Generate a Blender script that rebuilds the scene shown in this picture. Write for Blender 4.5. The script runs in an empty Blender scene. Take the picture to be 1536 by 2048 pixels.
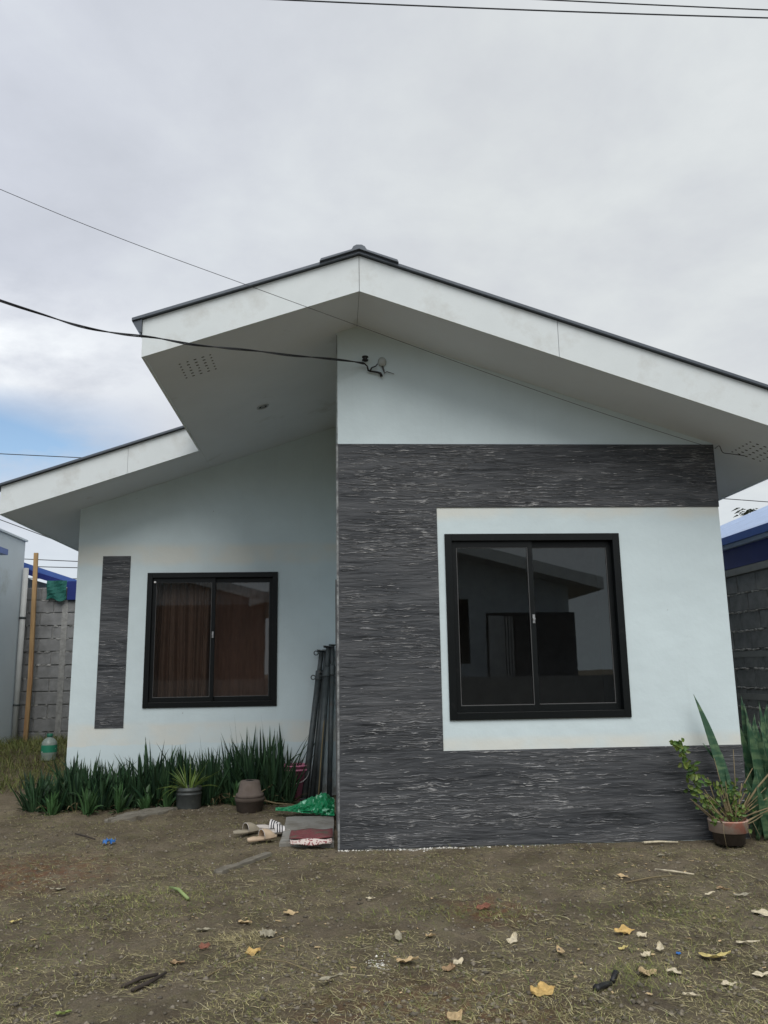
import bpy, math, random
import numpy as np
from mathutils import Vector, Matrix, noise
R_ = math.radians
rnd = random.Random(7)
rng = np.random.default_rng(11)
scn = bpy.context.scene
COL = scn.collection

# ------------------------------------------------------------------ camera
cam = bpy.data.cameras.new('camera'); camo = bpy.data.objects.new('camera', cam); COL.objects.link(camo)
cam.sensor_fit = 'HORIZONTAL'; cam.sensor_width = 36.0; cam.lens = 36.0 * 1617.27 / 1536.0
cam.clip_start = 0.05; cam.clip_end = 900
ya, th, ro = 0.0640, 0.1932, -0.0157
F = Vector((math.sin(ya)*math.cos(th), math.cos(ya)*math.cos(th), math.sin(th)))
Rv = Vector((math.cos(ya), -math.sin(ya), 0)); U = Rv.cross(F)
c, s = math.cos(ro), math.sin(ro)
R2 = c*Rv + s*U; U2 = -s*Rv + c*U
m = Matrix((R2, U2, -F)).transposed().to_4x4(); m.translation = Vector((-0.033, -6.578, 1.343))
camo.matrix_world = m
scn.camera = camo

# ------------------------------------------------------------------ world and sun
SUN_EL, SUN_AZ = R_(50), R_(180)      # high behind the camera, veiled by cloud
w = bpy.data.worlds.new('World'); scn.world = w; w.use_nodes = True
nt = w.node_tree; nt.nodes.clear()
def N(t, **k):
    n = nt.nodes.new(t)
    for a, b in k.items():
        if a.startswith('i_'): n.inputs[a[2:].replace('_', ' ')].default_value = b
        else: setattr(n, a, b)
    return n
L = lambda a, b: nt.links.new(a, b)
out = N('ShaderNodeOutputWorld'); bg = N('ShaderNodeBackground'); bg.inputs['Strength'].default_value = 0.1
L(bg.outputs[0], out.inputs[0])
sky = N('ShaderNodeTexSky', sky_type='NISHITA'); sky.sun_disc = False
sky.sun_elevation = SUN_EL; sky.sun_rotation = SUN_AZ
tc = N('ShaderNodeTexCoord'); sep = N('ShaderNodeSeparateXYZ'); L(tc.outputs['Generated'], sep.inputs[0])
def M(op, a, b=None, clamp=False):
    n = N('ShaderNodeMath', operation=op); n.use_clamp = clamp
    for i, v in enumerate((a, b)):
        if v is None: continue
        if isinstance(v, (int, float)): n.inputs[i].default_value = v
        else: L(v, n.inputs[i])
    return n.outputs[0]
zc = M('ADD', M('MAXIMUM', sep.outputs['Z'], 0.0), 0.22)
comb = N('ShaderNodeCombineXYZ'); L(M('DIVIDE', sep.outputs['X'], zc), comb.inputs[0]); L(M('DIVIDE', sep.outputs['Y'], zc), comb.inputs[1])
def noise_w(scale, detail, rough, dist=0.0, off=(0, 0, 0)):
    mp = N('ShaderNodeMapping'); mp.inputs['Location'].default_value = off; L(comb.outputs[0], mp.inputs[0])
    n = N('ShaderNodeTexNoise'); n.inputs['Scale'].default_value = scale; n.inputs['Detail'].default_value = detail
    n.inputs['Roughness'].default_value = rough; n.inputs['Distortion'].default_value = dist
    L(mp.outputs[0], n.inputs['Vector']); return n.outputs['Fac']
def ramp(fac, stops):
    n = N('ShaderNodeValToRGB'); L(fac, n.inputs[0]); r = n.color_ramp
    while len(r.elements) < len(stops): r.elements.new(0.5)
    for e, (p, col) in zip(r.elements, stops): e.position = p; e.color = (*col, 1)
    return n.outputs[0]
n1 = noise_w(0.9, 5, 0.5, 0.1, (3.1, 1.7, 0)); n2 = noise_w(3.0, 9, 0.60, 0.15, (9.1, 4.0, 2))
big = M('ADD', M('MULTIPLY', n1, 0.55), M('MULTIPLY', n2, 0.45))
cl = ramp(big, [(0.33, (0.485, 0.51, 0.54)), (0.46, (0.555, 0.58, 0.61)), (0.55, (0.61, 0.64, 0.655)), (0.66, (0.68, 0.705, 0.715))])
# lavender cast towards the left of the view, neutral grey to the right
lav = M('MULTIPLY_ADD', sep.outputs['X'], -1.6); lav.node.inputs[2].default_value = 0.25; lav.node.use_clamp = True
mx = N('ShaderNodeMix', data_type='RGBA', blend_type='MULTIPLY'); L(lav, mx.inputs[0]); L(cl, mx.inputs[6]); mx.inputs[7].default_value = (0.98, 0.99, 1.07, 1)
# horizon brightening
hz = M('SUBTRACT', 1.0, M('DIVIDE', M('MAXIMUM', sep.outputs['Z'], 0.0), 0.22), True)
mh = N('ShaderNodeMix', data_type='RGBA'); L(M('MULTIPLY', hz, 0.8), mh.inputs[0]); L(mx.outputs[2], mh.inputs[6]); mh.inputs[7].default_value = (0.62, 0.72, 0.77, 1)
bank = M('SUBTRACT', 1.0, M('ABSOLUTE', M('DIVIDE', M('SUBTRACT', sep.outputs['Z'], 0.355), 0.085)), True)
lft = M('MULTIPLY', M('SUBTRACT', M('MULTIPLY', sep.outputs['X'], -1.0), 0.12), 4.0, True)
bk_ = M('MULTIPLY', M('MULTIPLY', bank, lft), M('MULTIPLY', M('SUBTRACT', n2, 0.30), 4.0, True), True)
mb_ = N('ShaderNodeMix', data_type='RGBA'); L(bk_, mb_.inputs[0]); L(mh.outputs[2], mb_.inputs[6]); mb_.inputs[7].default_value = (0.90, 0.93, 0.95, 1)
scl = N('ShaderNodeVectorMath', operation='SCALE'); L(mb_.outputs[2], scl.inputs[0]); scl.inputs['Scale'].default_value = 8.0
# gaps of blue: low band around the horizon where the cloud deck thins out
band = M('SUBTRACT', 1.0, M('ABSOLUTE', M('DIVIDE', M('SUBTRACT', sep.outputs['Z'], 0.258), 0.062)), True)
n3 = noise_w(1.6, 7, 0.58, 0.3, (1.35, 0.0, 5))
left = M('MULTIPLY', M('SUBTRACT', M('MULTIPLY', sep.outputs['X'], -1.0), 0.19), 5.0, True)
gap = M('MULTIPLY', M('MULTIPLY', band, left), M('MULTIPLY', M('SUBTRACT', n3, 0.24), 5.0, True), True)
gap = M('MULTIPLY', gap, 1.7, True)
mg = N('ShaderNodeMix', data_type='RGBA'); L(gap, mg.inputs[0]); L(scl.outputs[0], mg.inputs[6])
blue = N('ShaderNodeMix', data_type='RGBA', blend_type='MULTIPLY'); blue.inputs[0].default_value = 1
L(sky.outputs[0], blue.inputs[6]); blue.inputs[7].default_value = (1.1, 1.12, 1.08, 1)
L(blue.outputs[2], mg.inputs[7])
L(mg.outputs[2], bg.inputs[0])
sun = bpy.data.lights.new('sun', 'SUN'); suno = bpy.data.objects.new('sun', sun); COL.objects.link(suno)
sun.energy = 1.5; sun.angle = R_(45); sun.color = (1.0, 0.975, 0.94)
sd = Vector((math.sin(SUN_AZ)*math.cos(SUN_EL), math.cos(SUN_AZ)*math.cos(SUN_EL), math.sin(SUN_EL)))
suno.rotation_euler = sd.to_track_quat('Z', 'Y').to_euler(); suno.location = (0, -10, 20)
scn.view_settings.view_transform = 'Standard'; scn.view_settings.look = 'None'
scn.view_settings.gamma = 1; scn.view_settings.exposure = 0.55; scn.view_settings.use_curve_mapping = False

# ------------------------------------------------------------------ materials
def mat(name, base, rough=0.7, var=0.12, scale=6.0, bump=0.0, bscale=60.0, metal=0.0, spec=0.4,
        stretch=(1, 1, 1), island=0.0, stain=None, hue=None, coords='Position', transl=0.0):
    """procedural material: base colour with noise variation, optional stain colour, per-island variation and bump"""
    mt = bpy.data.materials.new(name); mt.use_nodes = True
    t = mt.node_tree; t.nodes.clear(); ns = t.nodes; lk = t.links.new
    o = ns.new('ShaderNodeOutputMaterial'); p = ns.new('ShaderNodeBsdfPrincipled'); lk(p.outputs[0], o.inputs[0])
    p.inputs['Roughness'].default_value = rough; p.inputs['Metallic'].default_value = metal
    p.inputs['Specular IOR Level'].default_value = spec
    if coords == 'Position':
        g = ns.new('ShaderNodeNewGeometry'); vec = g.outputs['Position']
    else:
        g = ns.new('ShaderNodeTexCoord'); vec = g.outputs['Object']
    mp = ns.new('ShaderNodeMapping'); mp.inputs['Scale'].default_value = stretch; lk(vec, mp.inputs[0])
    n = ns.new('ShaderNodeTexNoise'); n.inputs['Scale'].default_value = scale; n.inputs['Detail'].default_value = 6; n.inputs['Roughness'].default_value = 0.6
    lk(mp.outputs[0], n.inputs['Vector'])
    r = ns.new('ShaderNodeMapRange'); r.inputs[1].default_value = 0.3; r.inputs[2].default_value = 0.7
    r.inputs[3].default_value = 1 - var; r.inputs[4].default_value = 1 + var; lk(n.outputs['Fac'], r.inputs[0])
    v = ns.new('ShaderNodeVectorMath'); v.operation = 'SCALE'; v.inputs[0].default_value = base; lk(r.outputs[0], v.inputs['Scale'])
    colr = v.outputs[0]
    if island or hue:
        gi = ns.new('ShaderNodeNewGeometry')
        if hue:
            m2 = ns.new('ShaderNodeMix'); m2.data_type = 'RGBA'; lk(gi.outputs['Random Per Island'], m2.inputs[0]); lk(colr, m2.inputs[6])
            m2.inputs[7].default_value = (*hue, 1); colr = m2.outputs[2]
        if island:
            r3 = ns.new('ShaderNodeMapRange'); r3.inputs[3].default_value = 1 - island; r3.inputs[4].default_value = 1 + island
            ad = ns.new('ShaderNodeMath'); ad.operation = 'MULTIPLY'; ad.inputs[1].default_value = 7.31; lk(gi.outputs['Random Per Island'], ad.inputs[0])
            fr = ns.new('ShaderNodeMath'); fr.operation = 'FRACT'; lk(ad.outputs[0], fr.inputs[0]); lk(fr.outputs[0], r3.inputs[0])
            v3 = ns.new('ShaderNodeVectorMath'); v3.operation = 'SCALE'; lk(colr, v3.inputs[0]); lk(r3.outputs[0], v3.inputs['Scale']); colr = v3.outputs[0]
    if stain:
        scol, sscale, lo, hi = stain
        n4 = ns.new('ShaderNodeTexNoise'); n4.inputs['Scale'].default_value = sscale; n4.inputs['Detail'].default_value = 8; n4.inputs['Roughness'].default_value = 0.65
        lk(mp.outputs[0], n4.inputs['Vector'])
        r4 = ns.new('ShaderNodeMapRange'); r4.inputs[1].default_value = lo; r4.inputs[2].default_value = hi; lk(n4.outputs['Fac'], r4.inputs[0])
        m4 = ns.new('ShaderNodeMix'); m4.data_type = 'RGBA'; lk(r4.outputs[0], m4.inputs[0]); lk(colr, m4.inputs[6]); m4.inputs[7].default_value = (*scol, 1)
        colr = m4.outputs[2]
    lk(colr, p.inputs['Base Color'])
    if bump:
        nb = ns.new('ShaderNodeTexNoise'); nb.inputs['Scale'].default_value = bscale; nb.inputs['Detail'].default_value = 5; lk(mp.outputs[0], nb.inputs['Vector'])
        b = ns.new('ShaderNodeBump'); b.inputs['Strength'].default_value = 1.0; b.inputs['Distance'].default_value = bump
        lk(nb.outputs['Fac'], b.inputs['Height']); lk(b.outputs[0], p.inputs['Normal'])
    if transl:
        tr = ns.new('ShaderNodeBsdfTranslucent'); lk(colr, tr.inputs[0]); ms = ns.new('ShaderNodeMixShader'); ms.inputs[0].default_value = transl
        lk(p.outputs[0], ms.inputs[1]); lk(tr.outputs[0], ms.inputs[2]); lk(ms.outputs[0], o.inputs[0])
    return mt

WALL = (0.61, 0.705, 0.725)
def wall_paint():
    mt = mat('wall_paint', WALL, 0.75, 0.045, 2.2, 0.004, 9.0, spec=0.25)
    t = mt.node_tree; ns = t.nodes; lk = t.links.new
    p = next(n for n in ns if n.type == 'BSDF_PRINCIPLED'); src = p.inputs['Base Color'].links[0].from_socket
    g = ns.new('ShaderNodeNewGeometry'); sp = ns.new('ShaderNodeSeparateXYZ'); lk(g.outputs['Position'], sp.inputs[0])
    # cream tone-mapping halo painted into the wall colour as low and high bands
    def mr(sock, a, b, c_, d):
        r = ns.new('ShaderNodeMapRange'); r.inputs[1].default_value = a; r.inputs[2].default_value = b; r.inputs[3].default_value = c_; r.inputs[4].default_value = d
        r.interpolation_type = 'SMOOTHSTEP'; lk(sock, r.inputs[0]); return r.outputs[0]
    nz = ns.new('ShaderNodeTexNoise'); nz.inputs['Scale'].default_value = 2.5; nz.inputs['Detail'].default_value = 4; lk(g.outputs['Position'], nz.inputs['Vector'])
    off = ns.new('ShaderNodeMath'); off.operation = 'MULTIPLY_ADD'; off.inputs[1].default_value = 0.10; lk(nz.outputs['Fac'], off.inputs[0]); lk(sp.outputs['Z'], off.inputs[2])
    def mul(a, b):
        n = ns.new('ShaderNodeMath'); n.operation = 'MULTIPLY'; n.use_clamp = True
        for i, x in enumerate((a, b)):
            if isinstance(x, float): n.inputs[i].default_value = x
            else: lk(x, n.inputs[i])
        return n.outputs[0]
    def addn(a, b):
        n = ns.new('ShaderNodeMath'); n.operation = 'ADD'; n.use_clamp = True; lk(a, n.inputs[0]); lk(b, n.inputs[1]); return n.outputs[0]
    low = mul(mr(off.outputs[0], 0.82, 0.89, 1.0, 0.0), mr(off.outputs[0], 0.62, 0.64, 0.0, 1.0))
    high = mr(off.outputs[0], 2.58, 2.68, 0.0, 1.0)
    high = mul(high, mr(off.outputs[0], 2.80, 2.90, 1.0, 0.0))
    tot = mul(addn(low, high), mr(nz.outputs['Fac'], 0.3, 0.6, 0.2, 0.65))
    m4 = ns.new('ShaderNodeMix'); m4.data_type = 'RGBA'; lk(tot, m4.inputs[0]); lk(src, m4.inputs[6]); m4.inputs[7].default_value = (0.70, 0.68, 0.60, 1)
    # splash dirt at the foot, rain streaks and small marks
    n5 = ns.new('ShaderNodeTexNoise'); n5.inputs['Scale'].default_value = 14; n5.inputs['Detail'].default_value = 8; lk(g.outputs['Position'], n5.inputs['Vector'])
    foot = mul(mr(sp.outputs['Z'], 0.0, 0.45, 0.75, 0.0), mr(n5.outputs['Fac'], 0.35, 0.65, 0.25, 1.0))
    m5 = ns.new('ShaderNodeMix'); m5.data_type = 'RGBA'; lk(foot, m5.inputs[0]); lk(m4.outputs[2], m5.inputs[6]); m5.inputs[7].default_value = (0.22, 0.19, 0.15, 1)
    mp = ns.new('ShaderNodeMapping'); mp.inputs['Scale'].default_value = (16, 16, 0.7); lk(g.outputs['Position'], mp.inputs[0])
    n6 = ns.new('ShaderNodeTexNoise'); n6.inputs['Scale'].default_value = 1.0; n6.inputs['Detail'].default_value = 5; lk(mp.outputs[0], n6.inputs['Vector'])
    m6 = ns.new('ShaderNodeMix'); m6.data_type = 'RGBA'; lk(mul(mr(n6.outputs['Fac'], 0.60, 0.80, 0.0, 1.0), 0.10), m6.inputs[0]); lk(m5.outputs[2], m6.inputs[6]); m6.inputs[7].default_value = (0.38, 0.42, 0.40, 1)
    n7 = ns.new('ShaderNodeTexVoronoi'); n7.inputs['Scale'].default_value = 3.4; lk(g.outputs['Position'], n7.inputs['Vector'])
    m7 = ns.new('ShaderNodeMix'); m7.data_type = 'RGBA'; lk(mul(mr(n7.outputs['Distance'], 0.012, 0.03, 1.0, 0.0), 0.55), m7.inputs[0]); lk(m6.outputs[2], m7.inputs[6]); m7.inputs[7].default_value = (0.22, 0.22, 0.2, 1)
    lk(m7.outputs[2], p.inputs['Base Color'])
    return mt

def cladding_mat():
    mt = bpy.data.materials.new('dark_grained_render'); mt.use_nodes = True
    t = mt.node_tree; t.nodes.clear(); ns = t.nodes; lk = t.links.new
    o = ns.new('ShaderNodeOutputMaterial'); p = ns.new('ShaderNodeBsdfPrincipled'); lk(p.outputs[0], o.inputs[0]); p.inputs['Roughness'].default_value = 0.62
    p.inputs['Specular IOR Level'].default_value = 0.35
    g = ns.new('ShaderNodeNewGeometry')
    wp = ns.new('ShaderNodeTexNoise'); wp.inputs['Scale'].default_value = 2.2; wp.inputs['Detail'].default_value = 3; lk(g.outputs['Position'], wp.inputs['Vector'])
    sb = ns.new('ShaderNodeVectorMath'); sb.operation = 'SUBTRACT'; lk(wp.outputs['Color'], sb.inputs[0]); sb.inputs[1].default_value = (.5, .5, .5)
    sc = ns.new('ShaderNodeVectorMath'); sc.operation = 'SCALE'; sc.inputs['Scale'].default_value = 0.10; lk(sb.outputs[0], sc.inputs[0])
    ad = ns.new('ShaderNodeVectorMath'); ad.operation = 'ADD'; lk(g.outputs['Position'], ad.inputs[0]); lk(sc.outputs[0], ad.inputs[1])
    def nz(stretch, scale, detail=6, rough=0.6, src=ad.outputs[0]):
        mp = ns.new('ShaderNodeMapping'); mp.inputs['Scale'].default_value = stretch; lk(src, mp.inputs[0])
        n = ns.new('ShaderNodeTexNoise'); n.inputs['Scale'].default_value = scale; n.inputs['Detail'].default_value = detail; n.inputs['Roughness'].default_value = rough
        lk(mp.outputs[0], n.inputs['Vector']); return n.outputs['Fac']
    def mr(s_, a, b, c_=0.0, d=1.0):
        r = ns.new('ShaderNodeMapRange'); r.inputs[1].default_value = a; r.inputs[2].default_value = b; r.inputs[3].default_value = c_; r.inputs[4].default_value = d; lk(s_, r.inputs[0]); return r.outputs[0]
    def mt_(op, a, b):
        n = ns.new('ShaderNodeMath'); n.operation = op
        for i, x in enumerate((a, b)):
            if isinstance(x, (int, float)): n.inputs[i].default_value = x
            else: lk(x, n.inputs[i])
        return n.outputs[0]
    grain = nz((0.9, 0.9, 17), 1.8, 9, 0.70); fine = nz((5, 5, 110), 1.5, 4, 0.6); patch = nz((1, 1, 1.6), 1.5, 4, 0.5)
    h = mt_('ADD', mt_('MULTIPLY', grain, 0.75), mt_('MULTIPLY', fine, 0.25))
    bandn = nz((0.45, 0.45, 5.5), 1.6, 4, 0.55)
    h2_ = mt_('ADD', h, mt_('MULTIPLY', mt_('SUBTRACT', bandn, 0.5), 0.55))
    colr = ns.new('ShaderNodeValToRGB'); lk(h2_, colr.inputs[0]); cr = colr.color_ramp
    stops = [(0.32, (0.006, 0.008, 0.010)), (0.44, (0.045, 0.049, 0.055)), (0.56, (0.074, 0.078, 0.084)), (0.72, (0.115, 0.118, 0.124))]
    while len(cr.elements) < 4: cr.elements.new(0.5)
    for e, (a, b) in zip(cr.elements, stops): e.position = a; e.color = (*b, 1)
    # pale scrapes where the grey coat skipped the ridges, gathered in patches
    scr = mt_('MULTIPLY', mr(nz((1.9, 1.9, 40), 1.5, 10, 0.78), 0.56, 0.61), mr(patch, 0.45, 0.58, 0.05, 1.0))
    m1 = ns.new('ShaderNodeMix'); m1.data_type = 'RGBA'; lk(mt_('MULTIPLY', scr, 0.35), m1.inputs[0]); lk(colr.outputs[0], m1.inputs[6]); m1.inputs[7].default_value = (0.36, 0.365, 0.375, 1)
    scr2 = mr(nz((4.5, 4.5, 55), 1.5, 6, 0.75), 0.635, 0.67)
    m2 = ns.new('ShaderNodeMix'); m2.data_type = 'RGBA'; lk(mt_('MULTIPLY', scr2, 0.5), m2.inputs[0]); lk(m1.outputs[2], m2.inputs[6]); m2.inputs[7].default_value = (0.75, 0.73, 0.72, 1)
    br = ns.new('ShaderNodeMix'); br.data_type = 'RGBA'; br.blend_type = 'MULTIPLY'; lk(mr(patch, 0.35, 0.65, 0.0, 0.35), br.inputs[0]); lk(m2.outputs[2], br.inputs[6]); br.inputs[7].default_value = (0.95, 0.90, 0.87, 1)
    lk(br.outputs[2], p.inputs['Base Color'])
    b = ns.new('ShaderNodeBump'); b.inputs['Distance'].default_value = 0.010; b.inputs['Strength'].default_value = 0.9; lk(h, b.inputs['Height']); lk(b.outputs[0], p.inputs['Normal'])
    return mt

def glass_mat():
    mt = bpy.data.materials.new('dark_tinted_glass'); mt.use_nodes = True
    t = mt.node_tree; t.nodes.clear(); ns = t.nodes; lk = t.links.new
    o = ns.new('ShaderNodeOutputMaterial'); mx_ = ns.new('ShaderNodeMixShader'); lk(mx_.outputs[0], o.inputs[0])
    tr = ns.new('ShaderNodeBsdfTransparent'); tr.inputs[0].default_value = (0.66, 0.63, 0.61, 1)
    gl = ns.new('ShaderNodeBsdfGlossy'); gl.inputs['Roughness'].default_value = 0.012; gl.inputs[0].default_value = (0.92, 0.96, 0.97, 1)
    fr = ns.new('ShaderNodeFresnel'); fr.inputs['IOR'].default_value = 1.74
    g = ns.new('ShaderNodeNewGeometry'); n = ns.new('ShaderNodeTexNoise'); n.inputs['Scale'].default_value = 1.6; lk(g.outputs['Position'], n.inputs['Vector'])
    b = ns.new('ShaderNodeBump'); b.inputs['Distance'].default_value = 0.00025; lk(n.outputs['Fac'], b.inputs['Height']); lk(b.outputs[0], gl.inputs['Normal'])
    lk(fr.outputs[0], mx_.inputs[0]); lk(tr.outputs[0], mx_.inputs[1]); lk(gl.outputs[0], mx_.inputs[2])
    return mt

def pattern_mat(name, fn_scale, c1, c2, rough=0.6, lo=0.5, hi=0.52, kind='noise', stretch=(1, 1, 1), bump=0.0):
    mt = bpy.data.materials.new(name); mt.use_nodes = True
    t = mt.node_tree; t.nodes.clear(); ns = t.nodes; lk = t.links.new
    o = ns.new('ShaderNodeOutputMaterial'); p = ns.new('ShaderNodeBsdfPrincipled'); lk(p.outputs[0], o.inputs[0]); p.inputs['Roughness'].default_value = rough
    g = ns.new('ShaderNodeNewGeometry'); mp = ns.new('ShaderNodeMapping'); mp.inputs['Scale'].default_value = stretch; lk(g.outputs['Position'], mp.inputs[0])
    if kind == 'noise':
        n = ns.new('ShaderNodeTexNoise'); n.inputs['Detail'].default_value = 3; s_ = 'Fac'
    elif kind == 'wave':
        n = ns.new('ShaderNodeTexWave'); n.inputs['Distortion'].default_value = 0.6; s_ = 'Fac'
    else:
        n = ns.new('ShaderNodeTexVoronoi'); s_ = 'Distance'
    n.inputs['Scale'].default_value = fn_scale; lk(mp.outputs[0], n.inputs['Vector'])
    r = ns.new('ShaderNodeMapRange'); r.inputs[1].default_value = lo; r.inputs[2].default_value = hi; lk(n.outputs[s_], r.inputs[0])
    m4 = ns.new('ShaderNodeMix'); m4.data_type = 'RGBA'; lk(r.outputs[0], m4.inputs[0]); m4.inputs[6].default_value = (*c1, 1); m4.inputs[7].default_value = (*c2, 1)
    lk(m4.outputs[2], p.inputs['Base Color'])
    if bump:
        b = ns.new('ShaderNodeBump'); b.inputs['Distance'].default_value = bump; lk(n.outputs[s_], b.inputs['Height']); lk(b.outputs[0], p.inputs['Normal'])
    return mt

def ground_mat():
    mt = bpy.data.materials.new('bare_soil'); mt.use_nodes = True
    t = mt.node_tree; t.nodes.clear(); ns = t.nodes; lk = t.links.new
    o = ns.new('ShaderNodeOutputMaterial'); p = ns.new('ShaderNodeBsdfPrincipled'); lk(p.outputs[0], o.inputs[0]); p.inputs['Roughness'].default_value = 0.92
    p.inputs['Specular IOR Level'].default_value = 0.25
    g = ns.new('ShaderNodeNewGeometry')
    def nz(scale, detail=6, rough=0.6, loc=(0, 0, 0)):
        mp = ns.new('ShaderNodeMapping'); mp.inputs['Location'].default_value = loc; lk(g.outputs['Position'], mp.inputs[0])
        n = ns.new('ShaderNodeTexNoise'); n.inputs['Scale'].default_value = scale; n.inputs['Detail'].default_value = detail; n.inputs['Roughness'].default_value = rough
        lk(mp.outputs[0], n.inputs['Vector']); return n.outputs['Fac']
    def mix(f, a, b):
        n = ns.new('ShaderNodeMix'); n.data_type = 'RGBA'
        for i, x in ((0, f), (6, a), (7, b)):
            if isinstance(x, tuple): n.inputs[i].default_value = (*x, 1)
            elif isinstance(x, float): n.inputs[i].default_value = x
            else: lk(x, n.inputs[i])
        return n.outputs[2]
    def mr(s_, a, b, c_=0.0, d=1.0):
        r = ns.new('ShaderNodeMapRange'); r.inputs[1].default_value = a; r.inputs[2].default_value = b; r.inputs[3].default_value = c_; r.inputs[4].default_value = d; lk(s_, r.inputs[0]); return r.outputs[0]
    def near(x, y, r0, r1):
        v = ns.new('ShaderNodeVectorMath'); v.operation = 'DISTANCE'; lk(g.outputs['Position'], v.inputs[0]); v.inputs[1].default_value = (x, y, 0); return mr(v.outputs['Value'], r1, r0)
    def mul(a, b):
        n = ns.new('ShaderNodeMath'); n.operation = 'MULTIPLY'
        for i, x in enumerate((a, b)):
            if isinstance(x, float): n.inputs[i].default_value = x
            else: lk(x, n.inputs[i])
        return n.outputs[0]
    base = mix(mr(nz(2.5), 0.35, 0.65), (0.115, 0.091, 0.060), (0.235, 0.193, 0.134))
    base = mix(mul(mr(nz(5, 9, 0.75, (4, 2, 0)), 0.48, 0.64), 0.5), base, (0.180, 0.172, 0.080))
    base = mix(mul(mr(nz(45, 6, 0.7), 0.55, 0.72), 0.55), base, (0.27, 0.24, 0.185))
    base = mix(mul(mr(nz(120, 4, 0.7, (1, 1, 0)), 0.52, 0.66), 0.5), base, (0.050, 0.042, 0.030))
    for x, y, r1 in ((-2.15, -0.5, 0.8), (0.35, -3.2, 0.75), (0.85, -1.7, 0.35)):
        base = mix(mul(mul(near(x, y, r1*0.2, r1), mr(nz(14, 6, 0.6, (x, y, 0)), 0.38, 0.62)), 0.75), base, (0.20, 0.085, 0.045))
    lk(base, p.inputs['Base Color'])
    h = nz(28, 10, 0.72); b = ns.new('ShaderNodeBump'); b.inputs['Distance'].default_value = 0.040; lk(h, b.inputs['Height'])
    h2 = nz(150, 5, 0.7); b2 = ns.new('ShaderNodeBump'); b2.inputs['Distance'].default_value = 0.004; lk(h2, b2.inputs['Height']); lk(b.outputs[0], b2.inputs['Normal']); lk(b2.outputs[0], p.inputs['Normal'])
    return mt

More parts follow.
